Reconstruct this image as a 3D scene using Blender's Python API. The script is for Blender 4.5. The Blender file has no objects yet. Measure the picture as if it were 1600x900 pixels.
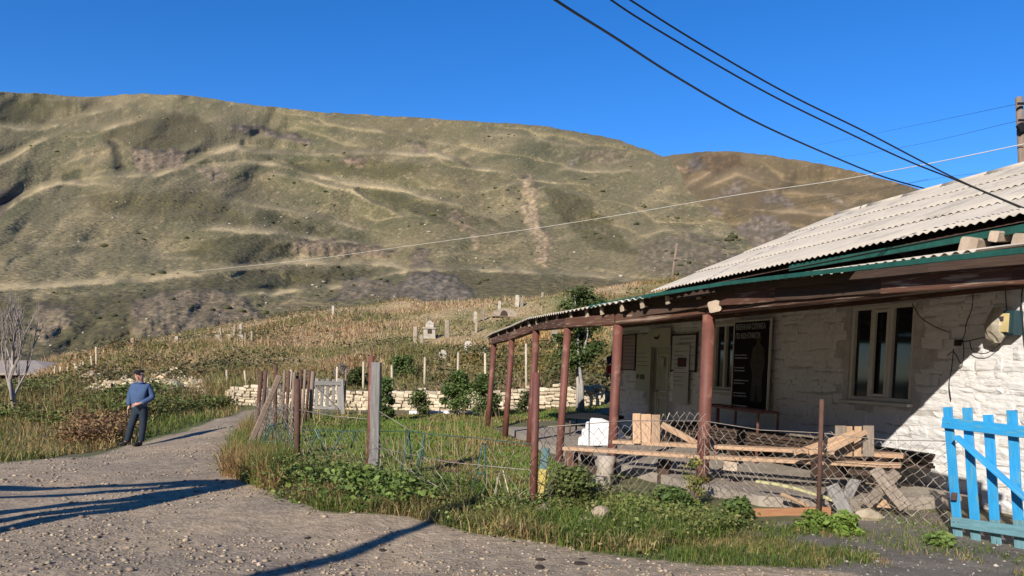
import bpy, bmesh, math, random
import numpy as np
from mathutils import Vector, Matrix
random.seed(7); rng = np.random.default_rng(7)
S = bpy.context.scene
COL = S.collection
# ------------------------------------------------------------------ camera, sky, sun, exposure
H = 1.64; FPX = 1200.0; PPY = 643.0
TH = math.radians(3.5); RHO = 0.027
c_f = Vector((0, math.cos(TH), -math.sin(TH))); _u = Vector((0, math.sin(TH), math.cos(TH))); _r = Vector((1, 0, 0))
c_r = math.cos(RHO)*_r + math.sin(RHO)*_u; c_u = -math.sin(RHO)*_r + math.cos(RHO)*_u
cam = bpy.data.cameras.new("camera"); camo = bpy.data.objects.new("camera", cam); COL.objects.link(camo)
cam.sensor_width = 36; cam.lens = FPX/1600*36; cam.shift_y = (PPY-450)/1600; cam.clip_end = 5000; cam.clip_start = 0.05
camo.matrix_world = Matrix(((c_r.x, c_u.x, -c_f.x, 0), (c_r.y, c_u.y, -c_f.y, 0), (c_r.z, c_u.z, -c_f.z, H), (0, 0, 0, 1)))
S.camera = camo
SUN_EL = math.radians(28); SX, SY = 0.447, 0.894          # sunlight travels towards (+x, +y)
W = bpy.data.worlds.new("World"); S.world = W; W.use_nodes = True
nt = W.node_tree; bg = nt.nodes["Background"]; sky = nt.nodes.new("ShaderNodeTexSky"); sky.sky_type = 'NISHITA'
sky.sun_disc = False; sky.sun_elevation = SUN_EL; sky.sun_rotation = math.atan2(-SX, -SY)
sky.altitude = 1800; sky.air_density = 1.0; sky.dust_density = 0.0; sky.ozone_density = 4.0
hs = nt.nodes.new("ShaderNodeHueSaturation"); hs.inputs['Saturation'].default_value = 1.28; hs.inputs['Hue'].default_value = 0.506
nt.links.new(sky.outputs[0], hs.inputs['Color']); tn = nt.nodes.new('ShaderNodeMix'); tn.data_type = 'RGBA'; tn.blend_type = 'MULTIPLY'; tn.inputs[0].default_value = 1; tn.inputs[7].default_value = (1.12, 1.14, 1.22, 1); nt.links.new(hs.outputs[0], tn.inputs[6]); nt.links.new(tn.outputs[2], bg.inputs[0]); bg.inputs[1].default_value = 0.112
sl = bpy.data.lights.new("sun", 'SUN'); sl.energy = 5.0; sl.angle = math.radians(0.5); sl.color = (1.0, 0.94, 0.85)
so = bpy.data.objects.new("sun", sl); COL.objects.link(so)
sdir = Vector((SX*math.cos(SUN_EL), SY*math.cos(SUN_EL), -math.sin(SUN_EL)))
so.rotation_euler = sdir.to_track_quat('-Z', 'Y').to_euler()
S.view_settings.view_transform = 'Standard'; S.view_settings.look = 'None'; S.view_settings.exposure = 0.42; S.view_settings.gamma = 1
try: S.cycles.max_bounces = 6; S.cycles.transparent_max_bounces = 8
except Exception: pass

def ray(px, py): return c_f + c_r*((px-800)/FPX) + c_u*((PPY-py)/FPX)
def at(px, py, Y):
    d = ray(px, py); s = Y/d.y; return Vector((d.x*s, Y, H+d.z*s))
def proj(p):
    q = Vector(p)-Vector((0, 0, H)); z = q.dot(c_f); return 800+FPX*q.dot(c_r)/z, PPY-FPX*q.dot(c_u)/z

# ------------------------------------------------------------------ noise
_T = rng.random((256, 256))
def vnoise(x, y, seed=0):
    x = np.asarray(x, float)+seed*17.31; y = np.asarray(y, float)+seed*9.73
    xi = np.floor(x).astype(int); yi = np.floor(y).astype(int); fx = x-xi; fy = y-yi
    fx = fx*fx*(3-2*fx); fy = fy*fy*(3-2*fy)
    a = _T[xi % 256, yi % 256]; b = _T[(xi+1) % 256, yi % 256]; c = _T[xi % 256, (yi+1) % 256]; d = _T[(xi+1) % 256, (yi+1) % 256]
    return (a*(1-fx)+b*fx)*(1-fy)+(c*(1-fx)+d*fx)*fy-0.5
def fbm(x, y, o=4, seed=0):
    s = 0; a = 1
    for k in range(o): s = s+a*vnoise(x*2**k, y*2**k, seed+k*3); a *= .5
    return s
def sstep(a, b, x):
    t = np.clip((x-a)/(b-a), 0, 1); return t*t*(3-2*t)
def inpoly(x, y, poly):
    x = np.asarray(x, float); y = np.asarray(y, float); r = np.zeros(x.shape, bool); n = len(poly); j = n-1
    for i in range(n):
        xi, yi = poly[i][:2]; xj, yj = poly[j][:2]
        if yi != yj: r ^= ((yi > y) != (yj > y)) & (x < (xj-xi)*(y-yi)/(yj-yi)+xi)
        j = i
    return r

# ------------------------------------------------------------------ ground heights (thin plate through measured points)
_cp = [(-8, 0, -.05), (0, -8, 0), (10, -5, 0), (0, 3, 0), (4, 5, 0), (9, 8, .0), (-20, -8, -.2), (-14, 6, -.25), (30, 0, .1), (12, 15, .1), (16, 30, 2.2), (8, 22, .35),
       (-40, 30, -1.6), (-30, 15, -1.0), (-70, 70, -3), (-60, 10, -2), (60, 40, 4), (40, 80, 9), (80, 110, 9), (0, 110, 3), (-40, 110, -1), (-90, 120, -3), (30, 110, 5), (100, 0, 1), (-100, -20, -2), (0, -60, 0), (90, -60, 1), (-90, -80, -2)]
for px, py, Y in [(583, 755, 10.4), (833, 805, 8.45), (1100, 768, 10.4), (1280, 810, 8.7), (1490, 838, 8.2), (465, 735, 11.2), (203, 697, 18.9), (0, 725, 13.5), (375, 650, 25), (515, 648, 24.5),
                  (950, 632, 26.5), (700, 643, 26.5), (560, 641, 27.5), (365, 632, 30.5), (150, 612, 33), (280, 615, 32), (40, 605, 46), (0, 625, 38), (300, 668, 20),
                  (1000, 450, 62), (837, 462, 68), (665, 476, 72), (525, 482, 72), (462, 496, 70), (400, 504, 66), (300, 521, 60), (210, 540, 52), (130, 566, 46), (85, 581, 45),
                  (800, 540, 42), (600, 560, 39), (950, 540, 37), (450, 580, 36.5), (300, 590, 36), (830, 500, 54), (650, 515, 54), (500, 530, 52), (400, 545, 48), (1150, 430, 60)]:
    p = at(px, py, Y); _cp.append((p.x, p.y, p.z))
_cp = np.array(_cp)
def _tpsk(d2): return np.where(d2 > 0, d2*np.log(np.maximum(d2, 1e-9)), 0)*.5
_n = len(_cp); _K = _tpsk(((_cp[:, None, :2]-_cp[None, :, :2])**2).sum(-1))+np.eye(_n)*2.0
_P = np.c_[np.ones(_n), _cp[:, :2]]; _A = np.block([[_K, _P], [_P.T, np.zeros((3, 3))]])
_w = np.linalg.solve(_A, np.r_[_cp[:, 2], 0, 0, 0])
BANK = None
def gz(x, y):
    x = np.asarray(x, float); y = np.asarray(y, float); sh = x.shape
    xf = np.clip(x.ravel(), -100, 100); yf = np.clip(y.ravel(), -80, 120); out = np.empty(xf.size)
    for a in range(0, xf.size, 20000):
        b = slice(a, a+20000)
        d2 = (xf[b, None]-_cp[None, :, 0])**2+(yf[b, None]-_cp[None, :, 1])**2
        out[b] = _tpsk(d2) @ _w[:_n]+_w[_n]+_w[_n+1]*xf[b]+_w[_n+2]*yf[b]
    z = out.reshape(sh)
    near = 1-sstep(22, 32, y)
    wav = fbm(x*.55, y*.55, 3, 5)*.11*near*(1-sstep(1.5, 3.5, x))
    small = fbm(x*2.6, y*2.6, 3, 9)*.022*near
    hill = sstep(30, 40, y)*(fbm(x*.16, y*.16, 4, 21)*.8)*(1-sstep(90, 120, y))
    return z+wav+small+hill
def gz1(x, y): return float(gz(np.array([x]), np.array([y]))[0])
_Ys = np.geomspace(2.0, 95, 900)
def G(px, py):
    d = ray(px, py); X = d.x/d.y*_Ys; Z = H+d.z/d.y*_Ys; g = gz(X, _Ys); k = np.argmax(Z <= g)
    if Z[k] > g[k]: k = len(_Ys)-1
    return Vector((X[k], _Ys[k], g[k]))

# ------------------------------------------------------------------ object helpers
WM = {}
def _link(o, parent, M=None):
    M = M or Matrix.Identity(4); COL.objects.link(o); WM[o.name] = M.copy()
    if parent: o.parent = parent; o.matrix_parent_inverse = WM[parent.name].inverted()
    o.matrix_basis = M
    return o
def thing(name, label, cat, loc=(0, 0, 0), group=None):
    o = bpy.data.objects.new(name, None); o.empty_display_size = .1; _link(o, None, Matrix.Translation(Vector(loc))); return tag(o, label, cat, group)
def tag(o, label, cat, group=None):
    o['label'] = label; o['category'] = cat
    if group: o['group'] = group
    return o
def kind(o, k): o['kind'] = k; return o
def npmesh(name, V, F, mat, parent=None, col=None, smooth=False, M=None):
    """V (n,3); F list of arrays (m,k) of k-gons"""
    me = bpy.data.meshes.new(name); V = np.asarray(V, np.float32); me.vertices.add(len(V)); me.vertices.foreach_set('co', V.ravel())
    F = [np.asarray(f, np.int32) for f in F if len(f)]
    tot = sum(len(f) for f in F); lp = np.concatenate([f.ravel() for f in F]); ln = np.concatenate([np.full(len(f), f.shape[1], np.int32) for f in F])
    me.loops.add(len(lp)); me.loops.foreach_set('vertex_index', lp); me.polygons.add(tot)
    me.polygons.foreach_set('loop_start', np.r_[0, np.cumsum(ln)[:-1]].astype(np.int32)); me.polygons.foreach_set('loop_total', ln)
    if smooth: me.polygons.foreach_set('use_smooth', np.ones(tot, bool))
    me.update(calc_edges=True)
    if col is not None:
        a = me.color_attributes.new('Col', 'FLOAT_COLOR', 'POINT'); c = np.ones((len(V), 4), np.float32); c[:, :3] = col; a.data.foreach_set('color', c.ravel())
    for m in (mat if isinstance(mat, (list, tuple)) else [mat]): me.materials.append(m)
    return _link(bpy.data.objects.new(name, me), parent, M)
class MB:
    def __init__(s): s.v = []; s.f = []; s.n = 0
    def add(s, V, F):
        s.v += [tuple(p) for p in V]; s.f += [tuple(i+s.n for i in f) for f in F]; s.n += len(V); return s
    def bar(s, p0, p1, w, h, up=(0, 0, 1), **k): M, V, F = bar_geo(p0, p1, w, h, up, **k); return s.add([M @ Vector(v) for v in V], F)
    def box(s, c, sx, sy, sz, ax=(1, 0, 0)):
        ax = Vector(ax).normalized(); c = Vector(c); return s.bar(c-ax*sx/2, c+ax*sx/2, sy, sz)
    def quad(s, a, b, c, d): return s.add([a, b, c, d], [(0, 1, 2, 3)])
    def tube(s, pts, r, n=6):
        V, F = tube_geo(pts, r, n); return s.add(V, F)
    def build(s, name, mat, parent=None, smooth=False, M=None):
        me = bpy.data.meshes.new(name); me.from_pydata(s.v, [], s.f)
        for m in (mat if isinstance(mat, (list, tuple)) else [mat]): me.materials.append(m)
        if smooth: me.polygons.foreach_set('use_smooth', np.ones(len(me.polygons), bool))
        me.update(); return _link(bpy.data.objects.new(name, me), parent, M)
def frame_of(p0, p1, up=(0, 0, 1)):
    p0 = Vector(p0); p1 = Vector(p1); x = (p1-p0).normalized(); up = Vector(up)
    if abs(x.dot(up.normalized())) > .98: up = Vector((0, 1, 0)) if abs(x.y) < .9 else Vector((1, 0, 0))
    y = up.cross(x).normalized(); z = x.cross(y)
    c = (p0+p1)/2
    return Matrix(((x.x, y.x, z.x, c.x), (x.y, y.y, z.y, c.y), (x.z, y.z, z.z, c.z), (0, 0, 0, 1))), (p1-p0).length
def bar_geo(p0, p1, w, h, up=(0, 0, 1), bev=.12, seg=1, jit=0.0, taper=1.0, bow=0.0):
    """chamfered bar along local x; w along local y, h along local z"""
    M, L = frame_of(p0, p1, up); b = bev*min(w, h); V = []; F = []
    prof = [(-w/2+b, -h/2), (w/2-b, -h/2), (w/2, -h/2+b), (w/2, h/2-b), (w/2-b, h/2), (-w/2+b, h/2), (-w/2, h/2-b), (-w/2, -h/2+b)]
    for i in range(seg+1):
        f = i/seg; k = 1+(taper-1)*f; oz = bow*(1-(2*f-1)**2); jy = random.uniform(-1, 1)*jit; jz = random.uniform(-1, 1)*jit
        for y, z in prof: V.append(((f-.5)*L, y*k+jy+random.uniform(-.4, .4)*jit, z*k+oz+jz+random.uniform(-.4, .4)*jit))
        if i:
            a = (i-1)*8
            for j in range(8): F.append((a+j, a+8+j, a+8+(j+1) % 8, a+(j+1) % 8)[::-1])
    F.append(tuple(range(8))); F.append(tuple(range(len(V)-8, len(V)))[::-1])
    F = [tuple(reversed(f)) for f in F]
    return M, V, F
def bar(name, p0, p1, w, h, mat, parent=None, up=(0, 0, 1), **k):
    M, V, F = bar_geo(p0, p1, w, h, up, **k); me = bpy.data.meshes.new(name); me.from_pydata(V, [], F); me.materials.append(mat); me.update()
    return _link(bpy.data.objects.new(name, me), parent, M)
def tube_geo(pts, r, n=6):
    pts = [Vector(p) for p in pts]; m = len(pts); r = r if isinstance(r, (list, tuple)) else [r]*m; V = []; F = []
    for i, p in enumerate(pts):
        t = (pts[min(i+1, m-1)]-pts[max(i-1, 0)]).normalized(); a = t.cross(Vector((0, 0, 1)))
        if a.length < .05: a = t.cross(Vector((0, 1, 0)))
        a.normalize(); b = t.cross(a)
        for j in range(n): q = 2*math.pi*j/n; V.append(p+(a*math.cos(q)+b*math.sin(q))*r[i])
        if i:
            k = (i-1)*n
            for j in range(n): F.append((k+j, k+(j+1) % n, k+n+(j+1) % n, k+n+j))
    F.append(tuple(range(n))[::-1]); F.append(tuple(range(len(V)-n, len(V))))
    return V, F
def tube(name, pts, r, mat, parent=None, n=8): return MB().tube(pts, r, n).build(name, mat, parent, smooth=True)

# ------------------------------------------------------------------ materials
def lin(r, g, b): return tuple(((c/255)/12.92 if c/255 <= .04045 else ((c/255+.055)/1.055)**2.4) for c in (r, g, b))
def mat(name, c1, c2=None, scale=6.0, rough=.85, bump=0.0, bscale=None, stretch=(1, 1, 1), attr=False, rand=0.0, metallic=0.0, det=5, spec=.3, world=False, trans=0.0, c3=None, s3=1.5):
    m = bpy.data.materials.new(name); m.use_nodes = True; n = m.node_tree.nodes; l = m.node_tree.links; b = n["Principled BSDF"]
    b.inputs['Roughness'].default_value = rough; b.inputs['Metallic'].default_value = metallic; b.inputs['Specular IOR Level'].default_value = spec
    tc = n.new("ShaderNodeTexCoord"); mp = n.new("ShaderNodeMapping"); mp.inputs['Scale'].default_value = stretch
    if world:
        ge = n.new("ShaderNodeNewGeometry"); l.new(ge.outputs['Position'], mp.inputs['Vector'])
    else:
        l.new(tc.outputs['Object'], mp.inputs['Vector'])
    nz = n.new("ShaderNodeTexNoise"); nz.inputs['Scale'].default_value = scale; nz.inputs['Detail'].default_value = det; nz.inputs['Roughness'].default_value = .72 if det > 9 else .65
    if rand:
        oi = n.new("ShaderNodeObjectInfo"); va = n.new("ShaderNodeVectorMath"); va.operation = 'ADD'; cb = n.new("ShaderNodeCombineXYZ"); mu = n.new("ShaderNodeMath"); mu.operation = 'MULTIPLY'; mu.inputs[1].default_value = 37
        l.new(oi.outputs['Random'], mu.inputs[0]); l.new(mu.outputs[0], cb.inputs[0]); l.new(mu.outputs[0], cb.inputs[1]); l.new(mp.outputs[0], va.inputs[0]); l.new(cb.outputs[0], va.inputs[1]); vec = va.outputs[0]
    else: vec = mp.outputs[0]
    l.new(vec, nz.inputs['Vector'])
    c2 = c2 or tuple(x*.75 for x in c1)
    mr = n.new("ShaderNodeMapRange"); mr.inputs[1].default_value = .32; mr.inputs[2].default_value = .68; l.new(nz.outputs[0], mr.inputs[0])
    mx = n.new("ShaderNodeMix"); mx.data_type = 'RGBA'; l.new(mr.outputs[0], mx.inputs[0])
    if attr:
        at_ = n.new("ShaderNodeAttribute"); at_.attribute_name = 'Col'
        mu1 = n.new("ShaderNodeMix"); mu1.data_type = 'RGBA'; mu1.blend_type = 'MULTIPLY'; mu1.inputs[0].default_value = 1
        mx.inputs[6].default_value = (*c1, 1); mx.inputs[7].default_value = (*c2, 1)
        l.new(at_.outputs['Color'], mu1.inputs[6]); l.new(mx.outputs[2], mu1.inputs[7]); out = mu1.outputs[2]
    else:
        mx.inputs[6].default_value = (*c1, 1); mx.inputs[7].default_value = (*c2, 1); out = mx.outputs[2]
    if c3:
        n3 = n.new("ShaderNodeTexNoise"); n3.inputs['Scale'].default_value = s3; n3.inputs['Detail'].default_value = 6; l.new(vec, n3.inputs['Vector'])
        r3 = n.new("ShaderNodeMapRange"); r3.inputs[1].default_value = .55; r3.inputs[2].default_value = .66; l.new(n3.outputs[0], r3.inputs[0])
        m3 = n.new("ShaderNodeMix"); m3.data_type = 'RGBA'; l.new(r3.outputs[0], m3.inputs[0]); l.new(out, m3.inputs[6]); m3.inputs[7].default_value = (*c3, 1); out = m3.outputs[2]
    if rand:
        h = n.new("ShaderNodeHueSaturation"); m2 = n.new("ShaderNodeMapRange"); m2.inputs[3].default_value = 1-rand; m2.inputs[4].default_value = 1+rand
        l.new(oi.outputs['Random'], m2.inputs[0]); l.new(m2.outputs[0], h.inputs['Value']); l.new(out, h.inputs['Color']); out = h.outputs[0]
    l.new(out, b.inputs['Base Color'])
    if bump:
        bn = n.new("ShaderNodeTexNoise"); bn.inputs['Scale'].default_value = bscale or scale*3; bn.inputs['Detail'].default_value = 6; l.new(vec, bn.inputs['Vector'])
        bp = n.new("ShaderNodeBump"); bp.inputs['Strength'].default_value = 1; bp.inputs['Distance'].default_value = bump; l.new(bn.outputs[0], bp.inputs['Height']); l.new(bp.outputs[0], b.inputs['Normal'])
    if trans:
        tr = n.new("ShaderNodeBsdfTranslucent"); ms = n.new("ShaderNodeMixShader"); ms.inputs[0].default_value = trans; l.new(out, tr.inputs[0]); o_ = n["Material Output"]
        l.new(b.outputs[0], ms.inputs[1]); l.new(tr.outputs[0], ms.inputs[2]); l.new(ms.outputs[0], o_.inputs[0])
    return m
WST = (1.2, 16, 16)
m_ground = mat("soil", (1.15, 1.15, 1.15), (.7, .7, .7), 3.5, .95, .02, 14, attr=True, world=True)
m_road = mat("gravel_dirt", (1.25, 1.25, 1.25), (.62, .62, .62), 7, .95, .022, 22, attr=True, world=True, det=9)
m_mount = mat("mountain_grass", (1.35, 1.35, 1.3), (.5, .5, .5), .9, .95, .8, .8, stretch=(1, .7, 1), attr=True, world=True, det=10)
m_blade = mat("grass_blades", (1.4, 1.35, 1.3), (1.05, 1.0, .95), 1.2, .8, attr=True, world=True, trans=.5)
m_leaf = mat("leaves", (1.3, 1.25, 1.2), (.9, .87, .8), 2, .6, attr=True, world=True, trans=.3)
m_stone = mat("cream_stone", (.58, .49, .35), (.36, .29, .20), 5, .9, .015, 16, rand=.3)
m_gravel = mat("gravel_stone", (1.2, 1.2, 1.2), (.75, .75, .75), 9, .9, attr=True, world=True)
m_rock = mat("fieldstone", (.36, .28, .19), (.22, .17, .12), 6, .9, .012, 18, rand=.2)
m_white = mat("whitewash", (.70, .675, .645), (.60, .575, .545), 2.6, .9, .02, 9, (.8, 2.2, 1), rand=.03)
m_mortar = mat("wall_joint", (.54, .51, .47), (.36, .33, .30), 5.0, .95, .03, 7)
m_frame = mat("window_frame", (.62, .58, .5), (.5, .46, .39), 3, .5)
m_glass = mat("dark_glass", (.012, .014, .016), (.02, .02, .022), 2, .06, spec=.5)
m_slate = mat("asbestos_sheet", (.475, .42, .34), (.415, .365, .295), 1.6, .9, .003, 30, rand=.05, c3=(.35, .31, .25), s3=2.2)
m_zinc = mat("zinc_sheet", (.62, .64, .66), (.5, .52, .55), 2, .45, rand=.06, metallic=.2)
m_green = mat("green_paint", (.018, .10, .075), (.012, .055, .042), 5, .55)
m_rust = mat("brown_paint", (.17, .062, .045), (.115, .045, .034), 4, .6, .002, 30, rand=.12, c3=(.22, .11, .08), s3=5)
m_oldrust = mat("rusted_iron", (.13, .065, .045), (.07, .04, .03), 12, .85, .003, 40)
m_wood = mat("fresh_timber", (.47, .32, .20), (.33, .20, .12), 3, .8, .003, 8, WST, rand=.22)
m_wood2 = mat("weathered_timber", (.30, .245, .19), (.17, .13, .10), 3, .85, .004, 8, WST, rand=.2)
m_dark = mat("dark_timber", (.085, .052, .036), (.045, .028, .02), 3, .85, .004, 8, WST, rand=.25)
m_beam = mat("brown_beam", (.12, .055, .035), (.07, .034, .022), 3, .8, .004, 8, WST, rand=.2, c3=(.25, .19, .14), s3=2)
m_cut = mat("pale_wood_end", (.50, .40, .30), (.33, .25, .18), 6, .85, .003, 20, rand=.15)
m_grey = mat("grey_timber", (.27, .255, .235), (.15, .14, .13), 3, .9, .004, 8, WST, rand=.18)
m_blue = mat("blue_paint", (.035, .34, .66), (.028, .26, .53), 3, .55, .002, 10, (1.5, 9, 9), rand=.06, c3=(.10, .30, .42), s3=4)
m_bluew = mat("worn_blue_paint", (.16, .32, .36), (.10, .20, .22), 4, .7, .003, 10, (1.5, 9, 9))
m_conc = mat("concrete", (.34, .29, .23), (.24, .20, .16), 2.2, .92, .004, 30)
m_marble = mat("white_slab", (.78, .77, .75), (.66, .65, .64), 4, .6)
m_wire = mat("galvanised_wire", (.36, .32, .27), (.22, .18, .14), 9, .55, metallic=.3)
m_cable = mat("black_cable", (.012, .012, .014), None, 3, .5)
m_wcable = mat("white_cable", (.62, .58, .5), None, 3, .5)
m_gwire = mat("green_metal", (.05, .13, .10), (.03, .07, .055), 8, .6)
m_grave = mat("grave_stone", (.34, .28, .21), (.2, .165, .125), 5, .9, .01, 20, rand=.2)
m_gravew = mat("pale_grave_stone", (.50, .45, .37), (.32, .28, .22), 5, .9, rand=.1)
m_pole = mat("pole_wood", (.26, .19, .14), (.16, .115, .085), 3, .9, .004, 8, (9, 9, 1.2))
m_stake = mat("pale_stake", (.55, .46, .32), (.38, .31, .21), 5, .9, rand=.15)
m_bark = mat("pale_bark", (.42, .38, .33), (.26, .23, .2), 6, .9, .006, 20)
m_skin = mat("skin", (.50, .28, .2), (.44, .24, .17), 8, .55)
m_shirt = mat("blue_sweater", (.062, .105, .205), (.045, .078, .155), 5, .9, .002, 60)
m_jeans = mat("dark_jeans", (.014, .022, .036), (.022, .034, .052), 6, .85)
m_black = mat("black_cloth", (.012, .012, .015), None, 8, .9)
m_shoe = mat("dark_shoe", (.03, .024, .02), None, 8, .7)

# ------------------------------------------------------------------ ground, road, hill: one surface, three objects
def pxw(pts): return [tuple(G(*p)[:2]) for p in pts]
ROADPX = [(0, 725), (100, 715), (190, 699), (250, 684), (330, 660), (378, 642), (396, 642), (388, 665), (356, 700), (350, 735), (430, 772), (500, 800), (640, 808), (740, 835), (900, 862), (1100, 884), (1300, 893)]
ROAD = [(-30, 13.5), (-12, 13.8)]+pxw(ROADPX)+[(5, 5.6), (14, 5.2), (40, 3), (40, -30), (-30, -30)]
GARDEN = pxw([(462, 735), (583, 757), (700, 785), (833, 806), (868, 742), (880, 735), (830, 700), (790, 685), (764, 668), (900, 655), (940, 640), (950, 634), (700, 644), (540, 648), (440, 652), (400, 690)])
FRONT = pxw([(350, 735), (430, 772), (500, 800), (640, 808), (740, 835), (900, 862), (1010, 868), (1120, 850), (1170, 820), (1100, 806), (930, 775), (868, 745), (833, 800), (583, 752), (462, 730), (400, 690), (385, 668), (356, 700)])
VERGE = [(-20, 13.5)]+pxw([(0, 722), (100, 712), (190, 696), (250, 681), (330, 657), (376, 642), (362, 632), (280, 616), (150, 613), (80, 612), (0, 625)])+[(-30, 38)]
DIRT = pxw([(1120, 860), (1170, 822), (1300, 808), (1420, 790), (1600, 840), (1700, 850)])+[(9, 5), (3, 5.3)]
WALLY = [(-40, 31.5)]+pxw([(150, 611), (280, 614), (365, 631), (560, 640), (700, 641), (950, 631)])+[(9, 26.5), (40, 27)]
_wx = np.array([p[0] for p in WALLY]); _wy = np.array([p[1] for p in WALLY]); _o = np.argsort(_wx); _wx = _wx[_o]; _wy = _wy[_o]
def wally(x): return np.interp(x, _wx, _wy)
def axis(segs):
    o = []
    for a, b, s in segs: o += list(np.arange(a, b, s))
    return np.array(o)
gx = axis([(-620, -120, 50), (-120, -44, 4), (-44, -16, .9), (-16, -10, .3), (-10, 7, .1), (7, 14, .4), (14, 60, 1.2), (60, 120, 5), (120, 660, 60)])
gy = axis([(-400, -40, 60), (-40, -6, 3), (-6, 3.5, .5), (3.5, 13, .085), (13, 24, .16), (24, 44, .4), (44, 90, .8), (90, 140, 3), (140, 700, 80)])
GX, GY = np.meshgrid(gx, gy, indexing='ij'); GZ = gz(GX, GY)
nx, ny = GX.shape
inF = inpoly(GX, GY, FRONT); inR = inpoly(GX, GY, ROAD); inD = inpoly(GX, GY, DIRT); inG = inpoly(GX, GY, GARDEN)
nA = fbm(GX*.8, GY*.8, 4, 3); nB = fbm(GX*.25, GY*.25, 3, 13)
cR = np.array([.375, .28, .18]); cR2 = np.array([.27, .21, .145]); cS = np.array([.15, .125, .075]); cD = np.array([.165, .14, .112]); cH = np.array([.38, .28, .15]); cGr = np.array([.10, .11, .035])
def mixc(a, b, t): return a*(1-t[..., None])+b*t[..., None]
CC = mixc(cR, cR2, np.clip(.5+nA*1.1+sstep(8, 5, GY)*.35, 0, 1))
soil = mixc(cS, cGr, np.clip(.45+nA*1.2, 0, 1)); soil = np.where(inD[..., None], mixc(cD, cD*.75, np.clip(.5+nA, 0, 1)), soil)
hillm = sstep(0, 3, GY-wally(GX)); soil = mixc(soil, mixc(cH, cGr*1.2, np.clip(.45+nB*1.6, 0, 1)), hillm)
CC = np.where(inR[..., None], CC, soil)
idx = np.arange(nx*ny).reshape(nx, ny)
Q = np.stack([idx[:-1, :-1], idx[1:, :-1], idx[1:, 1:], idx[:-1, 1:]], -1).reshape(-1, 4)
cx = (GX[:-1, :-1]+GX[1:, 1:]).ravel()/2; cy = (GY[:-1, :-1]+GY[1:, 1:]).ravel()/2
fr = inpoly(cx+fbm(cx*3, cy*3, 2, 40)*.12, cy+fbm(cx*3, cy*3, 2, 41)*.12, ROAD); fh = (~fr) & (cy > wally(cx)+.2)
AV = np.stack([GX, GY, GZ], -1).reshape(-1, 3); AC = CC.reshape(-1, 3)
def submesh(name, mask, m):
    q = Q[mask]; u, inv = np.unique(q, return_inverse=True); return kind(npmesh(name, AV[u], [inv.reshape(-1, 4)], m, col=AC[u], smooth=True), 'structure')
submesh('gravel_road', fr, m_road); submesh('ground', (~fr) & (~fh), m_ground); submesh('cemetery_hill', fh, m_ground)

# ------------------------------------------------------------------ mountains
def fpoly(pts): a = np.array(pts, float); return lambda x: np.interp(x, a[:, 0], a[:, 1])
SKYL = [(-400, 150), (0, 143), (60, 145), (130, 153), (165, 150), (200, 147), (230, 146), (300, 150), (400, 165), (500, 175), (600, 181), (680, 186), (720, 188), (800, 192), (860, 198), (900, 205), (960, 215), (1000, 230), (1020, 237), (1042, 247), (1063, 268), (1070, 290), (1083, 304), (1103, 327), (1137, 348), (1150, 360), (1177, 384), (1300, 430), (1600, 480), (2000, 500)]
RID = [  # polyline, depth jump, gold strength
 ([(-300, 420), (0, 333), (33, 312), (67, 293), (93, 287), (150, 287), (215, 293)], .20, 1.0),
 ([(90, 287), (150, 278), (190, 274), (250, 272), (290, 262), (333, 241), (370, 232), (400, 237), (450, 240), (567, 240), (633, 240), (683, 243), (717, 253), (733, 263), (767, 265), (800, 268), (822, 274)], .13, 1.0),
 ([(250, 290), (300, 272), (340, 257), (400, 255), (433, 258), (467, 267), (500, 277), (550, 287), (583, 293), (633, 300), (683, 312), (717, 323), (760, 336)], .07, .9),
 ([(370, 270), (450, 275), (500, 288), (550, 297), (583, 317), (633, 340), (700, 350)], .05, .6),
 ([(320, 315), (383, 317), (433, 327), (483, 337), (533, 350), (567, 360), (600, 370), (640, 379)], .07, .7),
 ([(255, 366), (317, 357), (383, 360), (450, 367), (500, 375), (550, 379), (600, 384), (660, 388)], .08, 1.0),
 ([(-400, 470), (0, 453), (100, 447), (200, 440), (300, 430), (400, 419), (450, 412), (517, 410), (567, 412), (617, 417), (700, 428)], .20, 1.2),
 ([(330, 466), (400, 457), (431, 459), (462, 454), (509, 451), (547, 445), (587, 432), (619, 425), (650, 421), (712, 421), (775, 423), (837, 428), (900, 431), (960, 433), (1010, 443), (1060, 450)], .22, .9),
 ([(833, 285), (883, 263), (933, 268), (957, 272), (983, 267), (1003, 272), (1040, 300)], .07, .6),
 ([(690, 262), (740, 300), (830, 280), (880, 290), (920, 310), (960, 345)], .04, .4),
 ([(850, 357), (900, 357), (933, 360), (967, 377), (990, 400)], .06, .5),
 ([(960, 366), (997, 374), (1037, 362), (1100, 362), (1140, 371), (1190, 392)], .07, .6),
 ([(-200, 195), (0, 197), (60, 203), (110, 190), (140, 178), (200, 165), (260, 170)], .08, .6),
 ([(-100, 270), (0, 255), (60, 225), (100, 208), (160, 204), (240, 180), (300, 178), (345, 190)], .10, .7),
 ([(600, 330), (700, 345), (760, 340), (820, 352)], .04, .4),
 ([(640, 400), (720, 395), (800, 405), (850, 412)], .03, .3),
 ([(350, 228), (420, 215), (500, 222), (560, 218)], .05, .3),
 ([(420, 190), (520, 196), (620, 212), (700, 224), (760, 246)], .03, .4),
 ([(700, 205), (800, 212), (900, 228), (1000, 250)], .03, .3),
 ([(200, 340), (300, 335), (420, 350)], .03, .4), ([(0, 380), (100, 385), (220, 378)], .03, .3), ([(40, 410), (160, 398), (280, 402), (400, 398)], .04, .3),
]
def softmask(PX, PY, poly, warp=8, seed=0):
    wx = fbm(PX/14, PY/14, 3, seed)*warp; wy = fbm(PX/14, PY/14, 3, seed+7)*warp*.7
    return inpoly(PX+wx, PY+wy, poly).astype(float)
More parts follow.
